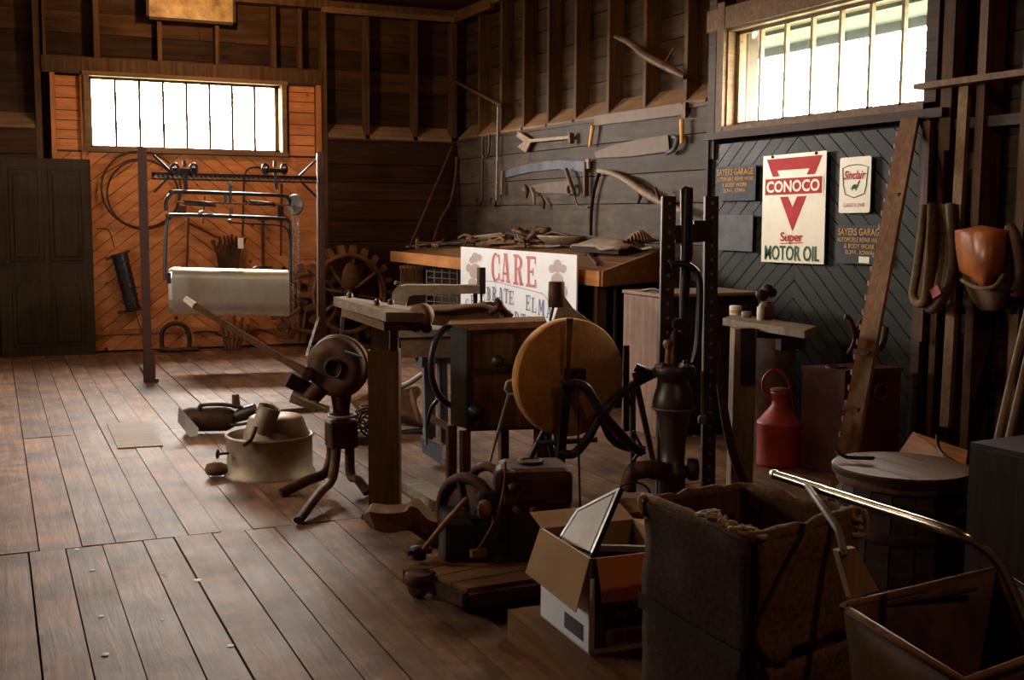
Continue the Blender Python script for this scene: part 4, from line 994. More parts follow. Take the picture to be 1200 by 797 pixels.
# tub: rounded trough
tub_t = thing('hanging_tub', 'galvanised rounded feed tub hanging from the rail carrier', 'tub', V(268,340)+Vector((0,0,-.2)))
tc = V(268,340); Vt = upright((tc.x, tc.y), (tc.x-tc.y*.1*-1, tc.y-tc.x*.1)); pL, pR = Vt(203,340), Vt(338,343)
prof = [(-.25,.2),(-.2,.215),(.2,.215),(.24,.19),(.255,.13),(.25,-.08),(.22,-.17),(.14,-.225),(0,-.235),(-.14,-.225),(-.22,-.17),(-.25,-.05)]
n_ = len(prof)
def sect(p, s_=1): return [p - Vt.n*x_*s_*.8 + Vector((0,0,z_*s_)) for x_, z_ in prof]
A, B = sect(pL), sect(pR)
MB().add(A+B, [(i, (i+1)%n_, n_+(i+1)%n_, n_+i) for i in range(n_)], True).build('tub_shell', M_zinc, tub_t)
E0 = sect(pL-(pR-pL).normalized()*.035, .92); 
MB().add(A+E0, [(i, (i+1)%n_, n_+(i+1)%n_, n_+i) for i in range(n_)]+[tuple(range(n_, 2*n_))], False).build('end_cap', M_zinc, tub_t)
MB().add(B, [tuple(range(n_))], False).build('end_cap', M_zinc, tub_t)
MB().box(V(312,314,.05), (.2,.02,.015), rz(math.atan2(dv.y,dv.x))).tube([V(297,315,.05), V(300,312.5,.05), V(318,312.5,.05)], .008, 6).build('lid_latch', M_iron, tub_t)
MB().box(V(198,326,.05), (.03,.05,.10)).build('pivot_plate', M_iron, tub_t)

# ================================================================= ROD-HANDLED BLOWER ON TRIPOD
g = Zp(395, 575); V = upright(g); n = V.n
t = thing('forge_blower', 'round rusty hand cranked blower on three curved iron legs', 'blower', g)
ax = (n*-.92 + RT0*-.25).normalized()
c = V(397,429)
MB().lathe([(.05,-.075),(.15,-.07),(.162,-.05),(.162,.05),(.15,.07),(.09,.078),(.06,.07)], c, ax, 32).build('fan_housing', M_rust, t)
MB().ring(c+ax*.0, ax, .163, .010, 40, 6).build('housing_flange', M_rustl, t)
MB().lathe([(.045,0),(.045,.03),(.05,.03),(.05,.0)], c+ax*.07+Vector((0,0,.0))+RT0*.01, ax, 18).build('air_intake', M_black, t)
MB().tube([V(404,412,.12), V(425,419,.1)], .008, 6).build('crank_arm', M_grey, t)
MB().tube([V(400,391,.03), V(400,376,.03), V(403,364,.02)], .007, 6).build('upright_rod', M_iron, t)
MB().tube(smooth_pts([V(375,455,.02),V(367,463,.03),V(362,468,.03)]), [.05]*12+[.045], 10).build('outlet_pipe', M_rust, t)
MB().lathe([(.035,-.05),(.035,.08),(.02,.10),(.02,.16)], V(352,468,.05), (RT0*.9+Vector((0,0,-.35))), 12).build('nozzle', M_zinc, t, label='bright tubular nozzle')
MB().box(V(352,452,.02), (.16,.05,.08), Matrix.Rotation(.5,3,'Y')).build('outlet_box', M_iron, t)
MB().lathe([(.05,-.02),(.045,.02),(.06,.12),(.045,.17)], V(400,485), (0,0,1), 14).build('neck', M_rust, t)
MB().ring(V(401,487), (0,0,1), .075, .009, 20, 6).build('collar_ring', M_grey, t)
MB().box(V(400,508), (.155,.13,.15), bev=.01).build('socket_block', M_rust, t)
kleg = 0
for pts, rr in (([V(388,515),V(388,535),V(380,558,.1),V(360,577,.2),V(327,584,.2)], .028), ([V(394,520,.05),V(392,545,.1),V(387,570,.2),V(375,595,.25),V(349,614,.32)], .028), ([V(410,515),V(410,545,-.0),V(415,565,-.05),V(428,578,-.1)], .028)):
    e_ = [Zp(329,583), Zp(350,615), Zp(431,582)][kleg]; kleg += 1; s_ = pts[1]; pts = [pts[0], s_, Vector((s_.x+(e_.x-s_.x)*.12, s_.y+(e_.y-s_.y)*.12, s_.z*.55)), Vector((s_.x+(e_.x-s_.x)*.45, s_.y+(e_.y-s_.y)*.45, .075)), e_+Vector((0,0,.02))]; MB().tube(smooth_pts(pts), rr, 8, flat=.7).build('leg', M_rust, t)
t = thing('lever_pole', 'long wooden lever pole propped up from the blower nozzle', 'pole', V(362,440))
MB().tube([V(365,440,.05), V(335,423,.0), V(228,358,-.1)], [.03,.021,.02], 8).build('shaft', M_brown, t)
MB().tube([V(228,358,-.1), V(217,350,-.11)], [.021,.018], 8).build('worn_tip', M_cream, t, label='pale worn tip')
MB().tube([V(365,440,.05), V(357,436,.05)], .036, 8).build('iron_ferrule', M_iron, t)

# ================================================================= METAL TUB WITH SPOUT, LOW MOTOR, FLOOR BITS
g = Zp(318, 560); V = upright(g); base = Vector((g.x+.02, g.y+.12, 0))
t = thing('milk_pan', 'round dull metal pan with raised cone lid on the plank floor', 'pan', base)
MB().lathe([(.262,0),(.262,.015),(.245,.03),(.245,.215),(.255,.225),(.255,.235),(.235,.235),(.235,.20),(0,.2)], base, (0,0,1), 40).build('pan_body', M_zincd, t)
b2 = base+Vector((.045,.03,.0))
MB().lathe([(.19,.20),(.185,.235),(.155,.325),(.14,.333),(.03,.345),(0,.33)], b2, (0,0,1), 36).build('cone_lid', M_zincd, t)
c = V(311,492,.02)
MB().lathe([(.055,-.08),(.062,-.0),(.066,.08),(.06,.08),(.05,-.08)], c, (RT0*.35+Vector((0,0,1))), 16).build('spout', M_zincd, t)
MB().lathe([(.0,-.002),(.058,0)], c+(RT0*.35+Vector((0,0,1))).normalized()*.06, (RT0*.35+Vector((0,0,1))), 16).build('spout_mouth', M_rust, t)
MB().tube([V(268,531,.05), V(257,532,.08)], .008, 6).ring(V(255,532,.09), RT0, .022, .007, 12, 5).build('wing_nut', M_iron, t)
MB().tube(smooth_pts([V(300,500,.12),V(294,515,.14),V(285,522,.15)]), .012, 6).build('lid_hook', M_iron, t)
g = Zp(262, 562); t = thing('turned_handle', 'gold-brown turned wooden handle lying on floor against the pan', 'handle', g)
pa, pb = Zp(240,559)+Vector((0,0,.045)), Zp(284,557)+Vector((0,0,.04)); L = (pb-pa).length
MB().lathe([(.0,0),(.03,.01),(.042,.05),(.04,.09),(.028,.12),(.036,.16),(.03,L-.03),(.018,L)], pa, pb-pa, 16).build('turned_grip', M_ledge, t)
g = Zp(245, 508); V = upright(g)
t = thing('hand_grinder', 'rust brown motor head tool lying on the floor with disc', 'grinder', g)
MB().lathe([(.0,-.2),(.07,-.19),(.085,-.15),(.085,.1),(.06,.15),(.03,.17)], V(248,491), (RT0*1+Vector((0,0,.02))), 20).build('motor_body', M_rust, t)
MB().tube([V(268,492), V(285,485), V(300,480)], [.03,.05,.045], 8).build('neck', M_iron, t)
MB().tube(smooth_pts([V(234,482,.05),V(236,475,.05),V(262,474,.05),V(285,478,.03)]), .014, 6).build('top_handle', M_iron, t)
MB().tube([V(277,478), V(276,462)], [.03,.025], 8).build('lever', M_rust, t, label='short brown upright lever')
MB().tube(smooth_pts([V(270,498,.1),V(285,497,.1),V(300,492,.1),V(305,480,.05)]), .012, 6).build('guard_rod', M_iron, t)
g = Zp(218, 512); V = upright(g); t = thing('blade_disc', 'thin pale grey square disc leaning beside the floor motor', 'disc', g)
MB().prism([V(209,478), V(216,484), V(232,502), V(231,511,.05), V(222,512,.1), V(208,494,.08)], (.004,-.004,0)).build('disc_plate', M_grey, t)
o = MB().prism([Zp(125,497)+Vector((0,0,.001)), Zp(178,496)+Vector((0,0,.001)), Zp(191,523.5)+Vector((0,0,.001)), Zp(138,526.5)+Vector((0,0,.001))], (0,0,.008)).build('floor_patch', M_greyw); tag(o, 'flat pale board patch lying on floor left of the motor', 'board')
o = MB().bar(Zp(318,486)+Vector((0,0,.02)), Zp(385,481)+Vector((0,0,.02)), .04, .035).build('floor_stick', M_brown); tag(o, 'brown stick lying on floor behind the pan and blower', 'stick')
# junk heap between the blower and the saw
g = Zp(430, 520); V = upright(g)
t = thing('wire_coil', 'tangle of dark wire and rings on floor behind the wood post', 'wire', g); mm = MB(); rn = random.Random(9)
for i in range(9): mm.ring(V(423+rn.uniform(-7,12), 500+rn.uniform(-12,14)), (rn.uniform(-1,1),rn.uniform(-1,1),rn.uniform(.2,1)), rn.uniform(.06,.11), .007, 18, 5)
mm.build('coils', M_iron, t); 
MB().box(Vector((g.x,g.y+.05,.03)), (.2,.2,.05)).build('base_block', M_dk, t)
g = Zp(475, 508); V = upright(g); t = thing('tractor_seat', 'curved brown sheet metal seat standing behind the wood post', 'seat', g)
MB().prism(smooth_pts([V(416,470,-.2),V(430,462,-.2),V(452,460,-.2),V(470,470,-.2),V(478,456,-.1),V(490,453,-.1),V(493,461,-.1),V(488,470,-.1),V(493,486,-.1),V(496,497,-.1),V(480,500,-.1),V(460,490,-.1),V(430,487,-.2)],3), nv*.05).build('seat_pan', M_rustl, t)
MB().tube(smooth_pts([V(420,480),V(440,478),V(470,492),V(500,500)]), .02, 7).tube([V(455,500),V(470,508),V(495,505)], .025, 6).build('seat_support', M_iron, t)
g = Zp(500,508); V = upright(g); o = MB().tube([V(466,455), V(480,449), V(496,438)], .018, 8).build('light_pipe', M_grey); tag(o, 'short bright grey pipe angled behind the wooden post', 'pipe')

# ================================================================= TREADLE SCROLL SAW
g = Zp(505, 540); V = upright(g); n = V.n
t = thing('treadle_saw', 'old treadle scroll saw with thick wooden arm and blue legs', 'saw', g)
MB().prism(smooth_pts([V(459,356,.06),V(460,343,.06),V(466,336,.06),V(478,334,.06)],4)+[V(562,334.5,.06),V(562,344,.06)]+smooth_pts([V(484,346,.06),V(477,350,.06),V(474,362,.06)],4), n*.10).build('upper_arm', M_greyw, t)
MB().box(V(564,329,.0), (.04,.04,.16)).build('blade_clamp', M_iron, t); MB().tube([V(557,344,.0), V(557,356,.0)], .015, 6).tube([V(564,340), V(564,356)], .008, 5).build('blade_rod', M_iron, t)
MB().tube([V(465,334,.0), V(466,330,.0)], .02, 8).build('arm_bolt', M_iron, t)
MB().prism([V(455,388,.2),V(535,386,.2),V(535,394,.2),V(455,396,.2)], n*.3).build('lower_shelf', M_greyw, t)
MB().prism([V(470,395,.18),V(533,393,.18),V(533,419,.18),V(470,419,.18)], n*.25).build('drawer_box', M_ledge, t)
for px in (500, 518): MB().bar(V(px,420,.05), V(px+2,520,.05), .05,.04).build('leg', M_bluew, t)
for px in (505,): MB().bar(V(px,420,-.2), V(px+1,516,-.2), .04,.04).build('leg', M_bluew, t)
MB().box(V(498,423,.15), (.08,.12,.06)).build('leg_bracket', M_bluew, t)
MB().prism([V(493,513,.05), V(518,523,.12), V(518,545,.12), V(495,530,.05)], n*.03).build('foot_board', M_bluew, t); MB().prism([V(493,512,.05), V(518,522,.12), V(524,520,.05), V(499,510,-.02)], (0,0,.006)).build('foot_board_top', M_greyw, t); MB().bar(V(502,488,.12), V(524,500,.1), .04,.04).build('stretcher', M_greyw, t)
MB().prism([V(475,362,.3),V(560,360,.3),V(598,372,.3),V(600,378,.3),V(530,380,.3),V(478,378,.3)], n*.28).build('saw_table', M_brownx, t)
MB().prism(smooth_pts([V(468,366,.34),V(500,361,.34),V(540,359,.34),V(575,354,.34),V(590,361,.34),V(600,375,.34),V(608,384,.34),V(570,383,.34),V(520,382,.34),V(480,378,.34)],3), n*.05).build('curved_side', M_leather, t)
MB().tube(smooth_pts([V(480,362,.36),V(520,363,.36),V(560,358,.36),V(578,362,.36),V(590,372,.36)]), .014, 6).build('edge_rail', M_zincd, t)
MB().tube(smooth_pts([V(575,366,.36),V(586,358,.4),V(582,352,.4),V(590,363,.36),V(600,372,.36)]), .02, 6).build('clamp_head', M_rust, t)

# ================================================================= CABINET MACHINE (sheller) WITH HOOP WHEEL
g = Zp(585, 570); V = upright(g); n = V.n
th_ = math.atan2(n.y, n.x)-PI/2
t = thing('sheller_cabinet', 'box shaped wooden sheller on legs with large black hoop wheel', 'machine', g)
TL_, TR_, BR_, BL_ = V(547,385), V(640,380), V(640,502), V(547,505)
def slab_(a, b, c_, d_, th, name, mat, off=0.0, label=None):
    return MB().prism([p-n*off for p in (a,b,c_,d_)], n*th).build(name, mat, t, label=label)
slab_(V(549,386), V(642,381), V(642,501), V(549,504), .28, 'cabinet_body', M_brown)
slab_(V(528,386,-.0), V(548,386,.0), V(548,503), V(528,497,-.0), .28, 'side_panel', M_bluew, label='blue grey painted side panel')
for (a, b, c_, d_) in ((547,384,640,388),(547,432,640,436),(547,500,640,505)): slab_(V(a,b), V(c_,b-4 if b<400 else b), V(c_,d_-3), V(a,d_), .02, 'rail', M_dkw, off=.018)
slab_(V(547,385), V(552,385), V(552,504), V(547,504), .02, 'stile', M_dkw, off=.018); slab_(V(603,384), V(609,384), V(609,432), V(603,432), .02, 'stile', M_dkw, off=.018)
MB().lathe([(.03,0),(.036,.02),(.02,.035),(.0,.04)], V(583,423,.02), -n, 14).tube([V(585,427,.03), V(600,430,.03)], .008, 6).build('knob', M_iron, list(t.children)[0])
MB().lathe([(.045,0),(.048,.02),(.03,.03),(.02,.05),(0,.055)], V(558,482,.01), -n, 18).build('axle_hub', M_black, t)
MB().lathe([(.02,0),(.02,.012)], V(559,496,.01), -n, 12).build('drip_plug', M_rust, t)
slab_(V(524,380), V(640,376), V(642,383), V(547,387), .32, 'top_board', M_brownx, off=.02)
hc = V(533,428,.05); pts = []
for i in range(40):
    an = 2*PI*i/40; pts.append(V(534+29*math.cos(an), 428+48*math.sin(an), -.2-.12*math.cos(an)))
MB().tube(pts, .019, 8, closed=True).build('hoop_wheel', M_black, t)
for (a, b, off) in ((529,498,-.02),(545,505,.01),(632,503,0)): MB().bar(V(a,b,off-.02), Vector((V(a,572,off-.02).x, V(a,572,off-.02).y, 0)), .05,.045).build('leg', M_brown, t)
for (a, b, off) in ((590,503,-.26),(640,503,-.26)): MB().bar(V(a,b,off), Vector((V(a,572,off).x, V(a,572,off).y, 0)), .05,.045).build('leg', M_brown, t)
MB().tube(smooth_pts([V(512,470,.05), V(505,480,.1), V(500,500,.1)]), .012, 6).build('hoop_bracket', M_black, t)
# funnel & weight on a stick behind the grindstone
g = Zp(662, 585); V = upright((g.x+.05, g.y+.3)); n = V.n
t = thing('drip_can', 'dark can on a rod with pale cone above the grindstone', 'can', (V(652,380).x, V(652,380).y, 0))
MB().lathe([(.042,-.07),(.045,-.065),(.045,.065),(.042,.07)], V(652,345), (0,0,1), 16).build('can_body', M_rust, t)
MB().tube([V(649,357), V(645,374), Vector((V(655,400,.0).x, V(655,400).y, 0))], .009, 6).build('rod', M_black, t)
MB().prism([V(655,357,-.1), V(662,348,-.1), V(672,362,-.1), V(693,378,-.1), V(648,378,-.1)], n*.06).build('pale_cone', M_greyw, t, label='pale triangular wooden wedge')

# ================================================================= GRINDSTONE
g = Zp(662, 585); V = upright(g); n = V.n
t = thing('grindstone', 'large round tan grindstone turning in a black tube stand', 'grindstone', g)
ax = (n*-.90 + RT0*.40+Vector((0,0,.0))).normalized(); c = V(666,442, .0)
prf = [(.0,-.04)] + [(.305,-.04),(.312,-.03),(.312,.03),(.305,.04),(0,.04)]
MB().lathe(prf, c, ax, 64).build('stone_wheel', M_stone, t)
MB().lathe([(.05,.0),(.052,.03),(.04,.06),(.03,.09)], c+ax*.04, ax, 14).box(c+ax*.07, (.09,.09,.11)).build('axle_hub', M_rust, t)
MB().prism([V(664,373,.14),V(672,373,.14),V(668,432,.14),V(664,432,.14)], -ax*.004).build('wear_stripe', M_leather, t)
hb = V(667,448,.16)
MB().bar(V(664,450,.18), Vector((V(652,585,.1).x, V(652,585,.1).y, 0)), .045,.03).build('leg', M_black, t)
MB().tube(smooth_pts([V(658,452,.18),V(668,450,.18),V(685,453,.18),V(697,470,.18),V(707,486,.18),V(726,508,.15),V(742,524,.12),V(752,530,.1)]), .026, 8).build('front_arch', M_black, t)
MB().tube(smooth_pts([V(655,530,.15),V(672,532,.15),V(688,515,.15),V(702,490,.12),V(718,470,.08),V(740,452,.02),V(768,437,-.02)]), .024, 8).build('curved_brace', M_black, t)
MB().tube(smooth_pts([V(706,492,.12),V(715,512,.1),V(730,523,.08),V(755,527,.05)]), .022, 8).build('lower_brace', M_black, t)
MB().tube([V(742,443), V(772,436)], .026, 8).tube([V(744,430), V(766,440)], .024, 8).build('seat_fork', M_black, t)
for a_, b_ in ((V(741,450,.02), Zp(742,556)), (V(746,450), Zp(768,552)), (V(734,405,-.1), V(734,505,-.1))): MB().tube([a_, b_], .018, 7).build('leg', M_black, t)
for (a, b) in (((742,505),(756,532)),((742,540),(752,528))): MB().tube([V(*a,.05), V(*b,.05)], .009, 6).build('tie_rod', M_black, t)
for (a, b, o_) in (((637,505),(617,545),-.15),((640,505),(650,545),-.2),((676,450),(680,600),.25)): MB().tube([V(*a,o_), V(*b,o_)], .018 if o_<0 else .006, 7).build('stay', M_black, t)
MB().tube([V(628,520,-.1), V(700,515,-.1)], .016, 7).build('cross_tube', M_black, t)
# crank rod with loop
g = Zp(580, 575); V = upright(g); o = MB().tube([V(572,548), V(596,462), V(592,456), V(594,448), V(604,444), V(612,447), V(611,455), V(603,462), V(596,462)], .009, 7).build('loop_rod', M_grey); tag(o, 'thin grey rod with a loop end in front of grindstone', 'rod')

# ================================================================= WOOD POST STAND
g = Zp(450, 603); V = upright(g); n = V.n
t = thing('post_stand', 'square brown wooden post stand with flat plank top', 'stand', g)
w3 = (V(468,500)-V(432,500)).length
MB().box(Vector((g.x,g.y,.02))+n*.06+Vector((0,0,.4))+RT0*0, (w3,.13,.82), rz(math.atan2(RT0.y,RT0.x))).build('post', M_brown, t)
MB().prism([V(434,368,-.01),V(455,368,-.01),V(455,421,-.01),V(434,421,-.01)], n*.09).build('upper_post', M_brown, t)
MB().prism([V(457,372),V(466,372),V(466,420),V(457,420)], n*.05).build('steel_rod', M_black, t)
p = [V(395,348,-.22), V(408,347,-.3), V(505,364,-.0), V(480,367,.10), V(437,366,.14)]
MB().prism([V(391,348,-.12), V(404,347,-.30), V(504,363,-.16), V(500,367,.10), V(452,366,.16)], (0,0,-.045)).build('plank_top', M_greyw, t)
MB().prism([V(400,361,-.1), V(500,374,-.1), V(500,378,.05), V(450,378,.12)], (0,0,-.04)).build('under_batten', M_brownx, t)
for a in ((442,357),(458,357),(410,349)): MB().lathe([(.016,0),(.016,.02),(0,.03)], V(*a,.0), (0,0,1), 10).build('bolt', M_iron, t)
MB().lathe([(.045,-.03),(.06,-.025),(.06,.025),(.045,.03)], V(494,370,.06), (n*-1+RT0*-.6), 20).build('roller', M_rustl, t)
for a, r_ in (((488,382),.03),((500,384),.028)): MB().lathe([(r_,-.02),(r_,.02)], V(*a,.08), -n, 10).build('gear', M_iron, t)
Vk = V; V = upright(Zp(480,638)); m_ = MB().prism(smooth_pts([V(425,607,.05),V(432,600,.08),V(450,602,.08),V(474,600,.08),V(480,594,.08),V(490,596,.06),V(498,606,.05),V(510,612,.04),V(522,606,.0),V(530,612,.0),V(528,630,.0),V(505,636,.05),V(492,630,.05),V(478,622,.08),V(455,625,.08),V(435,620,.08)],3), n*.16); m_.build('cast_foot', M_rustl, t); V = Vk
MB().tube([V(424,607,.08), V(432,608,.08)], .02, 8).build('foot_bolt', M_iron, t)
MB().prism([Zp(470,575), Zp(492,570), Zp(560,607), Zp(540,617)], (0,0,.05)).build('floor_skid', M_greyw, t)

# ================================================================= HAND PUMP WITH PERFORATED UPRIGHTS
g = Zp(790, 600); V = upright(g); n = V.n
t = thing('hand_pump', 'tall dark cast iron hand pump with curved lever handle', 'pump', g)
c0 = V(790,434); z = lambda y_: V(790,y_).z
px = 4.36e-3
MB().lathe([(.07,z(598)),(.07,z(560)),(.085,z(556)),(.085,z(548)),(.062,z(544)),(.066,z(520)),(.078,z(495)),(.092,z(482)),(.104,z(478)),(.108,z(472)),(.098,z(462)),(.078,z(450)),(.072,z(445)),(.105,z(440)),(.108,z(431)),(.10,z(428)),(.03,z(427))], Vector((c0.x,c0.y,0)), (0,0,1), 32).build('pump_barrel', M_pump, t)
MB().lathe([(.05,0),(.05,z(600)),(0,z(600))], Vector((c0.x,c0.y,0)), (0,0,1), 16).lathe([(.13,0),(.13,.02),(.1,.03)], Vector((c0.x,c0.y,0)), (0,0,1), 20).build('stand_pipe', M_iron, t)
MB().lathe([(.109,z(478)-.006),(.113,z(478)),(.109,z(478)+.006)], Vector((c0.x,c0.y,0)), (0,0,1), 32).build('band_ring', M_rustl, t)
for an in range(4): MB().lathe([(.014,0),(.014,.02),(0,.025)], Vector((c0.x+.085*math.cos(an*PI/2+.3), c0.y+.085*math.sin(an*PI/2+.3), z(429))), (0,0,1), 8).build('bolt', M_iron, t)
MB().tube(smooth_pts([V(780,553,.05),V(760,550,.1),V(745,553,.1),V(738,560,.1),V(736,575,.1)]), [.05]*6+[.045]*6+[.042]*6+[.04]*7, 14).build('spout_pipe', M_rust, t)
MB().lathe([(.048,-.015),(.05,.0),(.045,.02)], V(742,554,.1), (RT0*-1), 14).build('pipe_coupling', M_rust, t)
MB().lathe([(.055,0),(.06,.02),(.055,.05),(0,.06)], V(806,550,.02), RT0, 18).build('side_cap', M_iron, t)
MB().lathe([(.025,0),(.03,.03),(.018,.05),(.03,.08),(.02,.1),(.026,.15),(.012,.18)], Vector((c0.x,c0.y,z(428))), (0,0,1), 12).build('stuffing_box', M_rust, t)
MB().tube([V(797,420), V(800,380), V(803,330), V(806,222)], [.018,.018,.028,.028], 8).build('plunger_rod', M_black, t)
MB().prism([V(798,222,.02),V(803,218,.02),V(812,220,.02),V(812,300,.02),V(806,325,.02),V(799,325,.02)], n*.04).build('rod_guide', M_iron, t)
MB().tube(smooth_pts([V(786,311,.05),V(795,309,.05),V(808,312,.05),V(818,322,.05),V(820,345,.05),V(818,400,.05),V(812,425,.05)]), .03, 8, flat=.6).build('lever_arm', M_black, t)
MB().lathe([(.03,-.03),(.03,.03)], V(795,380,.04), -n, 12).build('pivot', M_rust, t)
MB().tube([V(782,427,.05), V(784,405,.05)], .015, 8).lathe([(.02,0),(.028,.02),(.02,.04)], V(783,408,.05), (0,0,1), 8).build('oil_cup', M_rustl, t)
for (xa, ya, xb, yb, off) in ((785,230,781,430,.0),(835,230,831,575,-.12)):
    t2 = thing('perforated_upright', 'left perforated steel upright rising behind the pump barrel' if xa < 800 else 'right perforated steel upright standing on the floor beside pump', 'upright', Vector((V(xb,yb,off).x, V(xb,yb,off).y, 0)), 'perforated uprights of the pump')
    a = V(xa,ya,off); b = V(xb,yb,off) ; b0 = Vector((b.x,b.y,0))
    MB().bar(b0, a, .062, .012, up=n).bar(b0+n*.03-RT0*.03, a+n*.03-RT0*.03, .012, .06, up=n).build('steel_angle', M_iron, t2)
    mm = MB()
    for i in range(22):
        f = (i+.5)/22; p_ = a.lerp(b0, f*.98)-n*.008; mm.lathe([(.008,0),(.008,.003)], p_, -n, 8)
    mm.build('punched_holes', M_zincd, bpy.data.objects[list(t2.children)[0].name], kind='stuff')
MB().bar(V(790,275,-.02), V(834,272,-.05), .05,.09).bar(V(812,262,-.02), V(834,262,-.04), .03,.03).build('cross_head', M_iron, t); 
MB().tube([V(823,435,-.05), V(823,490,-.05)], .008, 6).lathe([(.02,-.02),(.024,0),(.02,.02)], V(823,492,-.05), (0,0,1), 8).build('side_link', M_grey, t)
g = Zp(735, 622); V = upright(g); t = thing('rusty_bucket', 'small rusty bucket under the pump spout', 'bucket', g)
zb_ = V(735,592).z
MB().lathe([(.0,0),(.09,.0),(.13,zb_-.01),(.14,zb_),(.12,zb_),(.085,.02),(0,.02)], g, (0,0,1), 24).build('bucket_shell', M_rustl, t)
MB().ring(g+Vector((0,0,zb_+.0)), (0,.9,.3), .125, .006, 20, 5, a0=0, a1=PI).build('bail_handle', M_iron, t)
MB().lathe([(.05,0),(.055,.05),(.04,.07)], V(722,628,.15), (0,-.6,.8), 12).build('side_nozzle', M_iron, t)

# ================================================================= CABINET BEHIND, METAL BIN, SMALL TABLE
g = Zp(775, 514); t = thing('tall_cabinet', 'tall plain reddish wooden chest behind the pump', 'cabinet', (4.5, 6.9, 0))
zt_ = .96
P0, P1, P2 = Zp(742,500), Zp(776,514), None
xr = X_ = Xp(868,352,4.95)
A_, B_ = Vector((4.10,7.20,0)), Vector((4.10,6.72,0)); wd_ = .80
MB().box((4.10+wd_/2, 6.96, zt_/2), (wd_,.48,zt_), bev=.006).build('cabinet_body', M_dkw, t)
MB().box((4.095, 6.96, zt_/2), (.012,.47,zt_-.01)).build('side_panel', M_cabside, t, label='pale side panel')  # left side coloured paler than the near-black body
MB().box((4.10+wd_/2, 6.96, zt_+.012), (wd_+.03,.52,.025), bev=.005).build('top_board', M_greyw, t)
MB().box((4.10+wd_/2, 6.70, zt_/2), (wd_-.14,.02,zt_-.14)).build('front_panel', M_framed, t)
MB().tube([(4.13,7.0,zt_+.03),(4.13,6.85,zt_+.05),(4.15,6.75,zt_+.03)], .012, 6).build('top_handle', M_iron, t)
g = Zp(906, 529); t = thing('metal_bin', 'plain dull grey sheet metal bin behind the small table', 'bin', (g.x+.0, g.y+.12, 0))
MB().lathe([(.19,0),(.195,.01),(.195,.74),(.205,.75),(.205,.765),(.185,.765),(.185,.05),(0,.05)], (g.x+.0, g.y+.12, 0), (0,0,1), 36).build('bin_body', M_grey, t)
g = Zp(866, 577); V = upright(g); n = V.n
t = thing('small_bench', 'narrow plank top bench on a thick wooden post, tins on it', 'bench', g)
zt_ = V(866,378).z
MB().bar(Vector((g.x,g.y,0)), Vector((g.x,g.y,zt_-.03)), .12,.13, up=n).build('post', M_greywz, t)
b_ = Xp(945,383,0.9) 
pA, pB, pC, pD = Zp(847,370,.93), Zp(862,367,.93), Zp(955,381,.93), Zp(945,386,.93)
TT = [Zp(847,373,.93), Zp(862,367.5,.93), Zp(957,382,.93), Zp(943,387.5,.93)]
MB().prism(TT, (0,0,-.04)).build('plank_top', M_greyw, t)
MB().prism([V(884,385),V(940,392),V(940,398),V(884,396)], n*.04).build('under_rail', M_iron, t)
MB().prism([V(868,385,.07),V(885,385,.07),V(885,452,.07),V(868,452,.07)], n*.02).build('dark_clamp', M_black, t)
p_ = Zp(940,386,.88); MB().tube([p_, p_+Vector((0,0,-.12))], .025, 8).box(p_+Vector((-.1,0,-.06)), (.12,.05,.10)).build('end_clamp', M_iron, t)
p2 = Zp(945,384,.9)
o = tube_thing('wagon_bow', 'curved reddish wooden bow leaning along the bench post', 'bow', smooth_pts([V(838,400,.06),V(843,440,.08),V(850,490,.1),V(860,535,.12),V(876,574,.15)]), .024, M_rust)
for i, (cx, cy, r_, h_, mt, lb) in enumerate(((862,366,.036,.05,M_white,'small white tin with orange band on bench left end'),(875,369,.03,.03,M_grey,'low dark grey tin second from left on bench'),(891,372,.02,.07,M_cream,'slim pale bottle standing centre on small bench'))):
    p_ = Zp(cx, cy+3, .93); t2 = thing('tin', lb, 'tin', p_, 'tins on the small bench'); MB().lathe([(r_,0),(r_,h_),(r_*.92,h_+.004),(0,h_+.004)], p_, (0,0,1), 18).build('tin_body', mt, t2)
    if i == 0: MB().lathe([(r_*1.02,h_*.25),(r_*1.02,h_*.6)], p_, (0,0,1), 18).build('orange_band', M_yellow, t2, label='orange paper band')
    if i == 2: MB().lathe([(r_*.5,h_),(r_*.45,h_+.02),(0,h_+.02)], p_, (0,0,1), 12).build('bottle_cap', M_white, t2)
p_ = Zp(897, 374, .93); t2 = thing('oil_pump_can', 'rusty lobed carburettor piece standing on bench behind bottle', 'fitting', p_)
MB().lathe([(.04,0),(.05,.02),(.045,.07),(.03,.08),(.03,.1)], p_, (0,0,1), 16).build('pot', M_rustl, t2)
m_ = MB()
for dx, dy, dz in ((-.035,0,.14),(.035,0,.15),(0,.03,.13),(0,-.01,.17)): m_.lathe([(.0,-.03),(.026,-.02),(.032,0),(.026,.02),(0,.03)], p_+Vector((dx,dy,dz)), (0,0,1), 10)
m_.build('lobes', M_rust, t2)
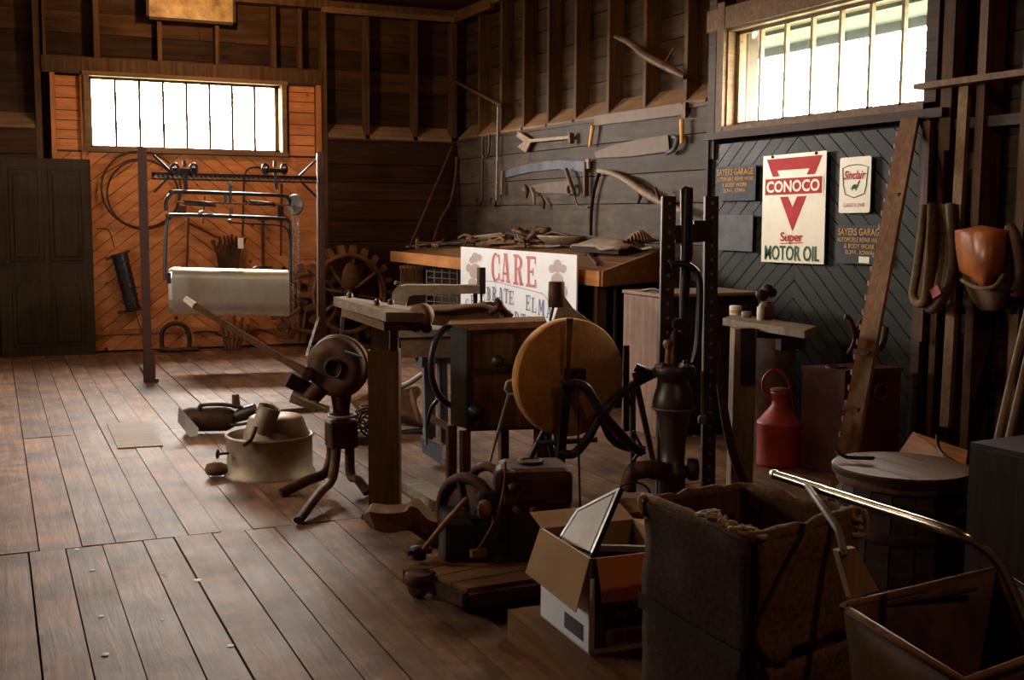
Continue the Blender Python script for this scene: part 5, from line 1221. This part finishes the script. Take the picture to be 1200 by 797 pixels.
# ================================================================= RED OIL CAN
g = Zp(928, 549); t = thing('oil_can', 'red metal oil can with wire bail handle on the floor', 'can', (g.x, g.y+.13, 0)); b = Vector((g.x, g.y+.13, 0))
MB().lathe([(.132,0),(.137,.01),(.135,.02),(.135,.24),(.139,.25),(.139,.265),(.132,.27),(.055,.365),(.052,.37),(.052,.43),(.062,.435),(.062,.45),(0,.45)], b, (0,0,1), 36).build('can_body', M_red, t); cb_ = list(t.children)[0]
MB().lathe([(.06,.45),(.066,.455),(.06,.468),(.0,.472)], b, (0,0,1), 20).build('cap', M_rustl, cb_, label='pale worn cap')
MB().tube(smooth_pts([b-RT0*.05+Vector((0,0,.40)), b-RT0*.10+Vector((0,0,.44)), b-RT0*.11+Vector((0,0,.52)), b-RT0*.06+Vector((0,0,.58)), b+Vector((0,0,.565)), b+RT0*.05+Vector((0,0,.50)), b+RT0*.065+Vector((0,0,.40)), b+RT0*.08+Vector((0,0,.33))]), .009, 8).build('bail_handle', M_red, t)
# ================================================================= RED BOX WITH TONGS, DARK RED BOX
c = Zp(986, 557); t = thing('red_box', 'tall dull red wooden box behind the oil can', 'box', (4.62, 5.55, 0))
bx = Vector((4.66, 5.52, 0)); zt_ = .60
# corner nearest at px 986; left face to 958, right face to 1055
lf = Vector((-.10, .26, 0)); rf = Vector((.42, .0, 0)); c0 = Vector((c.x, c.y, 0))
def quadbox(o, u, v, z0, z1, name, mat, par): return MB().prism([o+Vector((0,0,z0)), o+u+Vector((0,0,z0)), o+u+v+Vector((0,0,z0)), o+v+Vector((0,0,z0))], (0,0,z1-z0)).build(name, mat, par)
quadbox(c0, lf, rf, 0, zt_, 'box_body', M_redw, t); quadbox(c0-rf*.02-lf*.03, lf*1.06, rf*1.04, zt_, zt_+.02, 'lid', M_redw, t)
MB().lathe([(.06,0),(.06,.008),(.04,.01),(.04,0)], c0+lf*.5+rf*.2+Vector((0,0,zt_+.02)), (0,0,1), 20).build('lid_ring', M_iron, t)
MB().ring(c0+rf*.62+Vector((0,-.01,zt_-.12)), (0,1,0), .045, .008, 16, 6).build('pull_ring', M_rustl, t)
V = upright(c0+rf*.4); t = thing('ice_tongs', 'crossed rusty tongs standing on top of the red box', 'tongs', c0+rf*.4+Vector((0,0,zt_+.02)))
MB().tube(smooth_pts([V(990,371),V(995,373),V(1000,385),V(1003,400),V(1005,420),V(1004,432)]), .016, 7).tube(smooth_pts([V(1020,378),V(1010,376),V(1005,388),V(1000,405),V(994,415)]), .016, 7).tube(smooth_pts([V(1038,383,-.1),V(1035,400,-.1),V(1030,410,-.1)]), .02, 7).build('tong_arms', M_rust, t)
# ================================================================= LEANING BOARDS, HARNESS, BAGS ON THE RIGHT
def lean(name, label, a_px, b_px, a_x, b_z0, w_, h_, mat, grp, cat='board'):
    """a: top touching the wall plane x=a_x, b: foot on the floor pixel"""
    a = Xp(a_px[0], a_px[1], a_x); b = b_z0 if isinstance(b_z0, Vector) else Zp(b_px[0], b_px[1], b_z0)
    t = thing(name, label, cat, (b.x,b.y,0), grp); return t, a, b
top = Xp(1070, 140, WX-.08)
# foot: follow the ray of (997,528) to a point 0.9 m out from the wall
f1 = Xp(997, 532, 4.15)
t = thing('carved_rail', 'pair of long worn grooved rails leaning to the wall beside the signs', 'rail', (f1.x, f1.y, 0))
d_ = (f1-top); k = (0.01-top.z)/d_.z; foot = top+d_*k
off = Vector((0,.06,0))
MB().bar(foot+off, top+off, .05,.05).build('left_rail', M_tan, t); MB().bar(foot-off*.2, top-off*.2, .05,.06).build('right_rail', M_tan, t)
mm = MB(); rn = random.Random(8)
for i in range(26):
    f = i/26; p_ = foot.lerp(top, f); mm.box(p_+Vector((-.01,.095,0)), (.02,.012,.03))
mm.build('rail_notches', M_tan, t, kind='stuff')
for f in (.22,.36,.78): MB().box(foot.lerp(top, f)+Vector((-.02,.03,0)), (.03,.13,.03)).build('tie_block', M_rust, t)
for i, (px0, py0, px1, py1, mt, lb, ww) in enumerate(((1132,92,1112,240,M_ledge,'light brown upright board hung under the shelf, the left one',.07),(1088,142,1083,262,M_brown,'short brown board fixed under the window corner',.06))):
    a, b = Xp(px0,py0,WX-.05), Xp(px1,py1,WX-.06)
    if i == 0: b = Xp(1108, 500, WX-.08); b.z = max(b.z, .0)
    o = MB().bar(b, a, .03, ww, up=(0,1,0)).build('upright_board', mt); tag(o, lb, 'board', 'boards standing on the right wall')
o = MB().bar(Xp(1085,262,WX-.04), Xp(1078,400,WX-.04), .03,.06, up=(0,1,0)).build('upright_board', M_studdark); tag(o, 'dark brown board below the short brown one by window', 'board', 'boards standing on the right wall')
# horse collar / felt pads
t = thing('horse_collar', 'pair of tan padded collar loops hanging beside the leaning rails', 'collar', Xp(1092,300,WX-.12))
MB().tube(smooth_pts([Xp(1085,240,WX-.1),Xp(1080,275,WX-.12),Xp(1074,320,WX-.14),Xp(1070,345,WX-.15),Xp(1076,356,WX-.17),Xp(1084,350,WX-.2),Xp(1088,320,WX-.2),Xp(1091,270,WX-.16),Xp(1092,240,WX-.1)]), .026, 8).build('left_loop', M_straw, t)
MB().tube(smooth_pts([Xp(1094,242,WX-.1),Xp(1094,300,WX-.12),Xp(1086,345,WX-.14),Xp(1090,362,WX-.15),Xp(1102,355,WX-.17),Xp(1113,330,WX-.16),Xp(1116,290,WX-.12),Xp(1114,240,WX-.1)]), .03, 8).build('right_loop', M_leather, t)
MB().prism([Xp(1095,240,WX-.09),Xp(1114,238,WX-.09),Xp(1115,300,WX-.12),Xp(1108,340,WX-.13),Xp(1094,350,WX-.13)], (.03,0,0)).build('felt_pad', M_straw, t)
MB().prism([Xp(1089,340,WX-.21),Xp(1098,334,WX-.21),Xp(1103,344,WX-.21),Xp(1093,350,WX-.21)], (.005,0,0)).build('price_tag', M_pinkink, t, label='small pink paper tag')
# leather bag
t = thing('leather_bag', 'shiny orange-brown leather saddle bag hanging on the right wall', 'bag', Xp(1155,300,WX-.2))
def lsheet(outline_rows, name, mat, th=.01):
    MB().sheet(outline_rows, th).build(name, mat, t)
rows = []
for i in range(9):
    f = i/8; y_ = 264+ f*72; l_ = 1121+ (0 if f < .3 else (f-.3)*10) + 8*max(0,f-.6)**1; r_e = 1183 - 2*f - 20*max(0,f-.55)
    if f > .85: l_ += 14; r_e -= 8
    row = []
    for j in range(9):
        u = j/8; row.append(Xp(l_+(r_e-l_)*u, y_+ (6 if f==0 else 0)*abs(u-.5)*2, WX-.14-.14*math.sin(PI*u)*(.4+.6*math.sin(PI*min(1,f*.8+.1)))))
    rows.append(row)
lsheet(rows, 'flap', M_orange)
rows = []
for i in range(8):
    f = i/7; y_ = 300+f*64; l_ = 1122+ 30*f**2.2; r_e = 1200-22*f**2
    rows.append([Xp(l_+(r_e-l_)*j/8, y_-10*math.sin(PI*j/8)*(f<.2), WX-.06-.13*math.sin(PI*j/8)*(1-.4*f)) for j in range(9)])
lsheet(rows, 'pouch', M_leather, .012)
MB().tube(smooth_pts([Xp(1183,266,WX-.1),Xp(1190,280,WX-.12),Xp(1196,320,WX-.12),Xp(1190,345,WX-.1)]), .03, 8).build('side_strap', M_leather, t)
MB().tube(smooth_pts([Xp(1127,328,WX-.20),Xp(1145,337,WX-.24),Xp(1165,336,WX-.24),Xp(1176,322,WX-.2)]), .012, 6).build('bound_edge', M_straw, t)
# two canes leaning at far right
for i, (x0_, x1_) in enumerate(((1162,1215),(1175,1228))):
    tube_thing('bamboo_pole', ['left one of two knotted poles leaning at the right picture edge', 'right one of two knotted poles leaning at the right picture edge'][i], 'pole', [Xp(x0_,545,WX-.45), Xp((x0_+x1_)/2, 430, WX-.3), Xp(x1_,320,WX-.1)], .02, M_greywz, 'poles at the right edge')
# orange board chest behind barrel
t = thing('tilted_panel', 'orange-brown board panel tilted behind the wooden lidded barrel', 'panel', Xp(1090,540,4.55))
MB().prism([Xp(1052,532,4.55),Xp(1070,506,4.6),Xp(1134,528,4.6),Xp(1130,552,4.5),Xp(1060,548,4.5)], (.0,.0,-.03)).build('panel_board', M_orangew, t)
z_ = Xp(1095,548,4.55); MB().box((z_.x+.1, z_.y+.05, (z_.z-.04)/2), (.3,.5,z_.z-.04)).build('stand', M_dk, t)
MB().tube(smooth_pts([Xp(1098,510,4.5),Xp(1100,525,4.48),Xp(1108,535,4.45),Xp(1120,542,4.45)]), .01, 6).build('strap', M_iron, t)
# ================================================================= ENGINE ON ITS CART
g = Zp(600, 690); V = upright(g); n = V.n
t = thing('engine_cart', 'low wheeled plank cart carrying the rusty engine', 'cart', g)
dk = [Zp(500,652,.14), Zp(560,628,.14), Zp(672,660,.14), Zp(664,676,.14), Zp(560,690,.14)]
a0, a1, a2, a3 = Zp(478,662,.13), Zp(560,636,.13), Zp(700,668,.13), Zp(548,690,.13)
for i in range(4):
    f0, f1 = i/4+.01, (i+1)/4-.01
    MB().prism([a0.lerp(a3,f0), a1.lerp(a2,f0), a1.lerp(a2,f1), a0.lerp(a3,f1)], (0,0,-.025-.004*i)).build('deck_plank', M_brownx, t)
MB().bar(a0+Vector((0,0,-.04)), a3+Vector((0,0,-.04)), .05,.05).bar(a3+Vector((0,0,-.04)), a2+Vector((0,0,-.04)), .05,.05).build('side_rail', M_rust, t)
for (px_, py_, off) in ((490,700,0),(556,712,0),(650,700,0),(585,672,0)):
    c = Zp(px_,py_); MB().lathe([(.022,-.018),(.042,-.016),(.042,.016),(.022,.018)], c+Vector((0,0,.042)), (.8,.5,0), 20).build('wheel', M_iron, t)
MB().lathe([(.06,0),(.065,.02),(.06,.04),(.05,.045)], Zp(493,690,.07)+Vector((0,0,.02)), (0,0,1), 20).build('caster_bowl', M_rust, t)
MB().lathe([(.03,0),(.03,.03),(.035,.035),(.035,.05),(.0,.055)], V(491,655,.08), (0,0,1), 12).box(V(491,646,.08), (.10,.03,.02)).build('steering_head', M_iron, t)
MB().tube([V(496,645,.1), V(520,615,.1), V(548,584,.1)], .012, 7).build('pull_rod', M_rustl, t)
g2 = V(610, 670, -.08)
t = thing('engine', 'bulky black-brown stationary engine with round opening on top', 'engine', (g2.x, g2.y, .14))
V = upright(g2); n = V.n; sc_ = 3.6e-3
th_ = math.atan2(RT0.y, RT0.x)
def eb(px_, py_, wpx, dep, hpx, name, mat, off=0.0, bev=.02, rot=0.0):
    c = V(px_, py_, off); s_ = sc_
    return MB().box(c, (wpx*s_, dep, hpx*s_), rz(th_+rot), bev=bev).build(name, mat, t)
eb(625,567,80,.26,48,'water_hopper',M_rust, bev=.035, rot=.15)
MB().lathe([(.052,0),(.052,.006),(.042,.008),(.042,-.0)], V(622,542,.0)+Vector((0,0,.004)), (0,0,1), 24).build('filler_rim', M_rust, t)
MB().lathe([(.0,0),(.044,.002)], V(622,541.5,.0)+Vector((0,0,.003)), (0,0,1), 24).build('filler_hole', M_black, t)
eb(628,620,76,.24,64,'cylinder_block',M_black, bev=.015, rot=.15)
eb(570,634,104,.26,76,'crankcase',M_black, bev=.03, rot=.15)
eb(600,660,60,.3,40,'sump',M_black, bev=.012, rot=.15)
eb(592,560,26,.16,26,'rocker_cover',M_rust, off=.08, bev=.03)
eb(580,600,40,.2,60,'timing_case',M_black, off=.03, bev=.03)
wax = (n*-.75+RT0*-.66).normalized(); wc = V(548,604,.02)
MB().ring(wc, wax, .155, .022, 40, 10, flat=1).lathe([(.0,-.012),(.155,-.012),(.155,.0),(.0,.0)], wc, wax, 36).build('flywheel', M_rust, t); fw_ = [c_ for c_ in t.children if c_.name.startswith('flywheel')][0]
MB().lathe([(.03,-.05),(.035,.05),(.02,.07)], wc, wax, 14).build('flywheel_hub', M_iron, fw_)
m_ = MB(); a_, u_, _ = frame_from(wax)
for k in range(5): an = k*2*PI/5; m_.bar(wc, wc+(a_*math.cos(an)+u_*math.sin(an))*.14, .03,.015)
m_.build('flywheel_spokes', M_iron, fw_)
wc2 = V(572,575,.0); MB().ring(wc2, wax, .10, .02, 32, 8).build('pulley', M_rust, t)
MB().tube(smooth_pts([V(592,541,.15),V(592,558,.16),V(588,585,.17),V(580,610,.17),V(566,635,.17),V(556,648,.15)]), .006, 6).build('fuel_pipe', M_rustl, t)
MB().lathe([(.0,-.03),(.03,-.02),(.036,0),(.03,.02),(0,.03)], V(568,596,.16), (RT0), 14).build('magneto', M_rustl, t)
for (a, b) in ((625,598),(605,597),(600,570)): MB().lathe([(.015,0),(.015,.02),(0,.025)], V(a,b,.16), -n, 8).build('bolt', M_rustl, t)
MB().box(V(560,648,.16), (.06,.03,.03)).build('drain_block', M_rustl, t)
MB().tube(smooth_pts([V(594,570,.17),V(604,568,.17),V(612,571,.17)]), .007, 6).tube([V(610,585,.15),V(640,585,.14)], .012, 6).build('linkage', M_rust, t)
# leaves of cloth/pallet under
# ================================================================= LOW PLATFORM, CARDBOARD BOX, PICTURE FRAME
P_ = [Zp(594,716,.1), Zp(640,700,.1), Zp(840,770,.1), Zp(680,797,.1)]
pl = thing('low_platform', 'low brown wooden platform under the cardboard box', 'platform', (1.9, 3.3, 0))
A0 = Zp(595,714,.11); u_ = (Zp(690,797,.11)-A0); u_.z = 0; L_ = 1.15; u_ = u_.normalized(); v_ = Vector((-u_.y, u_.x, 0)); 
if v_.x < 0: v_ = -v_
for i in range(5):
    s0, s1 = i*.155, i*.155+.15
    MB().prism([A0+v_*s0, A0+v_*s1, A0+v_*s1+u_*L_, A0+v_*s0+u_*L_], (0,0,-.025)).build('deck_board', M_browny, pl)
for s0 in (0.0, .35, .72): MB().prism([A0+v_*s0, A0+v_*(s0+.04), A0+v_*(s0+.04)+u_*L_, A0+v_*s0+u_*L_], (0,0,-.085)).build('bearer', M_browny, pl)
for o_ in pl.children:
    if o_.name.startswith('bearer'): o_.location.z -= .025
MB().prism([A0+v_*.04, A0+v_*.7, A0+v_*.7+u_*.03, A0+v_*.04+u_*.03], (0,0,-.08)).build('end_bearer', M_browny, pl).location.z -= .025
# box: near corner px (690,768), left corner (632,722)
C0 = Zp(690,768,.11); CL = Zp(633,722,.11); lu = (CL-C0); wl_ = lu.length; lu.normalize(); ru = Vector((lu.y, -lu.x, 0)); 
if ru.x < 0: ru = -ru
wr_ = .36; hb_ = .315; V = upright(C0)
bxo = thing('cardboard_box', 'open white printed cardboard box holding a picture frame', 'box', (C0+lu*wl_/2+ru*wr_/2))
zc = C0.z
def wallp(a, b, name, mat, z0=0.0, z1=None, th=.006, inward=None, label=None):
    z1 = hb_ if z1 is None else z1
    return MB().prism([a+Vector((0,0,z0)), b+Vector((0,0,z0)), b+Vector((0,0,z1)), a+Vector((0,0,z1))], inward*th).build(name, mat, bxo, label=label)
c0, cl, cr, cb = C0, C0+lu*wl_, C0+ru*wr_, C0+lu*wl_+ru*wr_
wallp(c0, cl, 'left_side', M_white, inward=ru, label='white printed side')
wallp(c0, cr, 'front_side', M_dk, inward=lu, label='dark printed side')
wallp(cl, cb, 'back_side', M_card, inward=-lu); wallp(cr, cb, 'right_side', M_card, inward=-ru)
MB().prism([c0, cl, cb, cr], (0,0,.006)).build('box_bottom', M_card, bxo)
Z_ = Vector((0,0,1))
# flaps folded outwards
MB().prism([c0+Z_*hb_, cl+Z_*hb_, cl+Z_*(hb_-.155)-ru*.05+lu*.01, c0+Z_*(hb_-.165)-ru*.05-lu*.01], -ru*.004).build('left_flap', M_card, bxo)
MB().prism([c0+Z_*hb_+ru*.02, cr+Z_*hb_, cr+Z_*(hb_-.13)-lu*.05, c0+Z_*(hb_-.13)+ru*.02-lu*.05], -lu*.004).build('front_flap', M_cardo, bxo, label='orange-brown front flap')
MB().prism([cl+Z_*hb_, cb+Z_*hb_, cb+Z_*(hb_+.03)+lu*.10, cl+Z_*(hb_+.03)+lu*.10], lu*.004).build('back_flap', M_card, bxo)
MB().prism([cr+Z_*hb_, cb+Z_*hb_, cb+Z_*(hb_-.02)+ru*.12, cr+Z_*(hb_-.02)+ru*.12], ru*.004).build('right_flap', M_card, bxo)
q = lambda a, b, off, u0, u1, z0, z1: [a+(b-a)*u0+off+Z_*z0, a+(b-a)*u1+off+Z_*z0, a+(b-a)*u1+off+Z_*z1, a+(b-a)*u0+off+Z_*z1]
MB().add(q(c0, cl, -ru*.001, .10,.48,.03,.085), [(0,1,2,3)]).build('grey_label', M_greysign, bxo)
MB().add(q(c0, cr, -lu*.001, .0,1,.0,.018), [(0,1,2,3)]).add(q(c0, cr, -lu*.001, .0,.05,.0,.25), [(0,1,2,3)]).build('white_border', M_white, bxo)
MB().add(q(c0, cr, -lu*.0015, .06,.13,.018,.12), [(0,1,2,3)]).build('red_stripe', M_redw, bxo)
MB().add(q(c0, cr, -lu*.0015, .17,.60,.02,.075), [(0,1,2,3)]).build('barcode_field', M_card, bxo)
mm = MB(); rn = random.Random(2); x_ = .21
while x_ < .56: w__ = rn.choice([.003,.006,.009]); mm.add(q(c0, cr, -lu*.002, x_, x_+w__, .027,.068), [(0,1,2,3)]); x_ += w__+rn.choice([.004,.007])
mm.build('barcode', M_iron, bxo)
text_obj('lettering', 'Black', M_greyw, bxo, c0+(cr-c0)*.36+Z_*.165, ru, Z_, .028, .075, thick=.003, shear=.25)
text_obj('lettering', 'Velvet', M_greyw, bxo, c0+(cr-c0)*.40+Z_*.130, ru, Z_, .03, .09, thick=.003, shear=.25)
# framed picture leaning in box
fr_ = thing('framed_picture', 'framed print with grey border leaning out of cardboard box', 'picture', (c0+cb)/2)
V = upright((c0+cb)/2+Vector((-.02,.02,0)))
pa, pb, pc, pd = V(655,640,.03), V(681,655,.10), V(727,572,-.02), V(672,596,-.08)
pb, pc, pd = V(692,654,.08), V(727,571,-.01), V(676,597,-.10)
nq = (pc-pb).cross(pd-pb); rr_ = ray(650,638); pa = rr_*((pb-Vector((0,0,CAMH))).dot(nq)/rr_.dot(nq)) + Vector((0,0,CAMH))
nn = (pb-pa).cross(pd-pa).normalized(); 
if nn.y > 0: nn = -nn
MB().prism([pa-Vector((0,0,.1))*.0, pb, pc, pd], -nn*.02).build('frame_back', M_black, fr_)
def inset(f): 
    c = (pa+pb+pc+pd)/4; return [c+(p-c)*(1-f) for p in (pa,pb,pc,pd)]
def ringq(o, i, off, name, mat):
    vs = [p+nn*off for p in o]+[p+nn*off for p in i]; MB().add(vs, [(k,(k+1)%4,4+(k+1)%4,4+k) for k in range(4)]).build(name, mat, fr_)
ringq(inset(0), inset(.10), .002, 'grey_moulding', M_zinc); ringq(inset(.10), inset(.2), .002, 'black_mat', M_black)
MB().add([p+nn*.002 for p in inset(.2)], [(0,1,2,3)]).build('print', M_paper, fr_)
t2 = thing('second_picture', 'second dark frame edge lying low inside the cardboard box', 'picture', (c0+cb)/2+Vector((.1,0,0)))
e0 = c0+ru*.1+lu*.25+Z_*(hb_-.04); MB().bar(e0, e0+ru*.24-lu*.12+Z_*.0, .02,.02).build('frame_edge', M_grey, t2); MB().prism([e0, e0+ru*.24-lu*.12, e0+ru*.24-lu*.05-Z_*.25, e0+lu*.07-Z_*.25], lu*.01).build('frame_panel', M_black, t2)

# ================================================================= BURLAP COVERED CRATE
zt_ = .72
c00, c10, c11, c01 = Zp(762,588,zt_), Zp(884,636,zt_), Zp(1000,604,zt_), Zp(868,574,zt_)
t = thing('burlap_crate', 'tall square crate wrapped in brown burlap in the foreground', 'crate', (c00+c11)/2*1 - Vector((0,0,zt_)))
def dn(p, z): return Vector((p.x, p.y, z))
cn = (c00+c10+c11+c01)/4
def cloth(a, b, name, zlow=.0, th=.008, seed=0, rows=14, cols=12, top=zt_+.004, rag=0.0, bulge=.012):
    rn = random.Random(seed); o = ((a+b)/2-cn); o.z = 0; o.normalize(); A = []
    for i in range(rows+1):
        row = []
        for j in range(cols+1):
            f = j/cols; p = a.lerp(b, f); z = top + (zlow-top)*i/rows
            if rag and i == rows: z += rn.uniform(-rag, rag)
            nz = noise.noise(Vector((f*3+seed*3, z*9, seed)))*bulge + bulge*math.sin(PI*f)*.4
            row.append(Vector((p.x, p.y, z))+o*(.012+nz))
        A.append(row)
    return MB().sheet(A, th).build(name, M_burlap, t)
for (a, b) in ((c00,c10),(c10,c11),(c11,c01),(c01,c00)):
    MB().prism([dn(a,0), dn(b,0), dn(b,zt_), dn(a,zt_)], (cn-(a+b)/2).normalized()*.015 if False else Vector(((cn-(a+b)/2).x, (cn-(a+b)/2).y, 0)).normalized()*.015).build('side_board', M_brown, t)
M_burlap, bq = M_burlapd, M_burlap; cloth(c00, c10, 'front_cloth', 0.0, seed=1); M_burlap = bq; cloth(c10, c11, 'side_cloth', .42, seed=2, rag=.03, bulge=.02); cloth(c10, c11, 'lower_cloth', .0, seed=5, top=.40, bulge=.015); cloth(c01, c00, 'left_cloth', 0, seed=3); cloth(c11, c01, 'back_cloth', 0, seed=4)
# rolled rim
rim = [c00, c10, c11, c01]; pts = []; rn = random.Random(3)
for i in range(4):
    a, b = rim[i], rim[(i+1)%4]
    for k in range(10): p = a.lerp(b, k/10); pts.append(Vector((p.x, p.y, zt_+.004+rn.uniform(-.004,.006))))
MB().tube(pts, [.016+rn.uniform(-.004,.005) for _ in pts], 7, closed=True).build('rolled_rim', M_burlap, t)
mm = MB(); k_ = c10.lerp(c00,.12)
for i in range(9):
    p = c10.lerp(c00, .02+.045*i)+Vector((0,0,.012)); mm.tube(smooth_pts([p+Vector((rn.uniform(-.03,.03), rn.uniform(-.03,.03), rn.uniform(0,.02))) for _ in range(5)],3), .007, 5)
mm.build('knotted_rope', M_rope, t)
for i, q_ in enumerate((c00, c11)):
    mm = MB()
    for j in range(5): mm.tube(smooth_pts([q_+Vector((rn.uniform(-.03,.03), rn.uniform(-.03,.03), rn.uniform(-.05,.02))) for _ in range(5)],3), .008, 5)
    mm.build('frayed_knot', M_rope, t)
a, b = dn(c00,.47), dn(c10,.45); o_ = Vector(((c00+c10)/2-cn)); o_.z=0; o_.normalize()
MB().prism([a+o_*.034, b+o_*.034, b+o_*.034-Z_*.04, a+o_*.034-Z_*.04], o_*.004).build('dark_strap', M_dk, t)
MB().prism([dn(c00,.05), dn(c10,.05), dn(c11,.05), dn(c01,.05)], (0,0,.02)).build('crate_bottom', M_brown, t)

# ================================================================= BARREL WITH LID
c = Zp(1057,545,.62); R_ = (Zp(1138,548,.62)-Zp(975,541,.62)).length/2
t = thing('lidded_barrel', 'dark wooden barrel with round plank lid in the right foreground', 'barrel', (c.x,c.y,0))
hB = .56
prof = lambda f: R_*.88 + R_*.13*math.sin(PI*f)
ns = 18
for i in range(ns):
    a0_, a1_ = 2*PI*i/ns+.012, 2*PI*(i+1)/ns-.012; vs = []; K = 6
    for r_off in (0, -.02):
        for k in range(K+1):
            for an in (a0_, a1_): r_ = prof(k/K)+r_off; vs.append(Vector((c.x+r_*math.cos(an), c.y+r_*math.sin(an), hB*k/K)))
    fs = []; q_ = 2*(K+1)
    for k in range(K):
        fs += [(2*k,2*k+1,2*k+3,2*k+2), (q_+2*k+2,q_+2*k+3,q_+2*k+1,q_+2*k), (2*k,2*k+2,q_+2*k+2,q_+2*k), (2*k+1,q_+2*k+1,q_+2*k+3,2*k+3)]
    fs += [(0,q_,q_+1,1), (2*K,2*K+1,q_+2*K+1,q_+2*K)]
    MB().add(vs, fs).build('stave', M_framed, t)
for f in (.08,.3,.72,.90):
    r_ = prof(f)+.006; MB().lathe([(r_,-.018),(r_+.004,0),(r_-.002,.018)], (c.x,c.y,hB*f), (0,0,1), 40).build('hoop', M_iron, t)
MB().lathe([(R_*.93,0),(R_*.95,.012),(R_*.93,.03)], (c.x,c.y,hB), (0,0,1), 40).build('top_rim', M_brownx, t)
for i in range(4):
    y0, y1 = -R_+2*R_*i/4, -R_+2*R_*(i+1)/4-.004; poly = [(R_*math.cos(2*PI*k/48), R_*math.sin(2*PI*k/48)) for k in range(48)]
    poly = clip(poly, 1, -.5*0, y1) ; poly = clip(poly, -1, 0, -y0)
    MB().prism([(c.x+p[0], c.y+p[1], hB+.03) for p in poly], (0,0,.03)).build('lid_board', M_browny, t)
MB().lathe([(R_+.002,0),(R_+.004,.02)], (c.x,c.y,hB+.034), (0,0,1), 48).build('lid_band', M_iron, t)
p_ = Zp(990,538,.63); MB().tube(smooth_pts([p_+Vector((-.02,.03,.04)), p_+Vector((0,0,.01)), p_+Vector((.05,-.05,.01)), p_+Vector((.08,-.06,.01))]), .008, 6).build('latch', M_black, t)

# ================================================================= HAND CART WITH CHROME HANDLE
z_ = .80
h0, h1 = Zp(907,556,z_), Zp(1112,622,z_)
t = thing('hand_cart', 'dark canvas tub push cart with a shiny chrome handle bar', 'cart', (2.25, 2.05, 0))
Vh = upright((h1.x,h1.y)); 
MB().tube(smooth_pts([h0, h0.lerp(h1,.5), h1, Vh(1150,640,.02), Vh(1172,662,.03), Vh(1190,700,.04), Vh(1205,740,.04)], 6), .0125, 12).build('handle_bar', M_chrome, t, label='chrome handle bar')
MB().lathe([(.0,-.006),(.014,-.005),(.014,.008),(.0125,.01)], h0, h1-h0, 12).build('end_cap', M_zinc, t)
s0 = h0.lerp(h1,.22); Vs = upright((1.06, 2.36))
MB().tube([s0, Vs(982,620,.0), Vs(990,650,.02)], .009, 8).build('strut', M_grey, t)
MB().prism([Vs(982,646,.02), Vs(1003,642,.02), Vs(1030,692,.02), Vs(998,702,.02)], (.0,.02,0)).build('wooden_brace', M_tan, t)
zt2 = .60
r0, r1, r2, r3 = Zp(988,712,zt2), Zp(1168,668,zt2), Zp(1290,742,zt2), Zp(1130,800,zt2)
rim = [r0, r0.lerp(r1,.5), r1, r1.lerp(r2,.5), r2, r3, r0.lerp(r3,.5)]
def lerpq(u, v, z): 
    p = (r0.lerp(r1,u)).lerp(r3.lerp(r2,u), v); return Vector((p.x, p.y, z))
cn2 = (r0+r1+r2+r3)/4
for nm, (a, b) in (('back_panel',(r0,r1)),('right_panel',(r1,r2)),('near_panel',(r2,r3)),('left_panel',(r3,r0))):
    A = []
    for i in range(7):
        f = i/6; A.append([Vector((cn2.x+(p.x-cn2.x)*(1-.22*f), cn2.y+(p.y-cn2.y)*(1-.22*f), zt2-.42*f-.01*math.sin(PI*j/8))) for j in range(9) for p in [a.lerp(b, j/8)]])
    MB().sheet(A, .008).build(nm, M_leather, t)
MB().prism([Vector((cn2.x+(p.x-cn2.x)*.78, cn2.y+(p.y-cn2.y)*.78, zt2-.42)) for p in (r0,r1,r2,r3)], (0,0,.01)).build('bottom_panel', M_leather, t)
MB().tube(smooth_pts([r0,r1,r2,r3,r0],1)[:-1] if False else [p+Vector((0,0,.0)) for p in (r0, r0.lerp(r1,.03)+Vector((0,0,.003)), r1, r2, r3, r0.lerp(r3,.05))], .011, 8, closed=True).build('rim_tube', M_brownx, t)
MB().tube([r0.lerp(r1,.1)+Vector((0,0,-.015)), r0.lerp(r1,.75)+Vector((.02,-.03,-.02))], .006, 6).build('inner_wire', M_rust, t)
for p in (r0, r1, r2, r3):
    q_ = cn2+(p-cn2)*.75; MB().tube([Vector((q_.x,q_.y,zt2-.42)), Vector((q_.x,q_.y,.06))], .014, 8).build('leg', M_iron, t)
    MB().lathe([(.02,-.015),(.05,-.012),(.05,.012),(.02,.015)], Vector((q_.x,q_.y,.05)), (1,.3,0), 20).build('wheel', M_black, t)
# ================================================================= DARK BOX AT THE RIGHT EDGE
a_ = Zp(1137,518,.78); t = thing('dark_chest', 'near black wooden chest cut by the right picture edge', 'chest', (a_.x+.3, a_.y, 0))
b_ = Zp(1205,532,.78); dx = (b_-a_).normalized(); dy = Vector((-dx.y, dx.x, 0)); dy = dy if dy.y > 0 else -dy
pts = [a_, a_+dx*.7, a_+dx*.7+dy*.32, a_+dy*.32]
MB().prism([dn(p,0) for p in pts], (0,0,.76)).build('chest_body', M_dkw, t); MB().prism([dn(p,.76) for p in pts], (0,0,.02)).build('chest_lid', M_framed, t)
MB().prism([dn(a_+dx*.05-dy*.012,.1), dn(a_+dx*.65-dy*.012,.1), dn(a_+dx*.65-dy*.012,.7), dn(a_+dx*.05-dy*.012,.7)], dy*.012).build('front_panel', M_dkw, t)
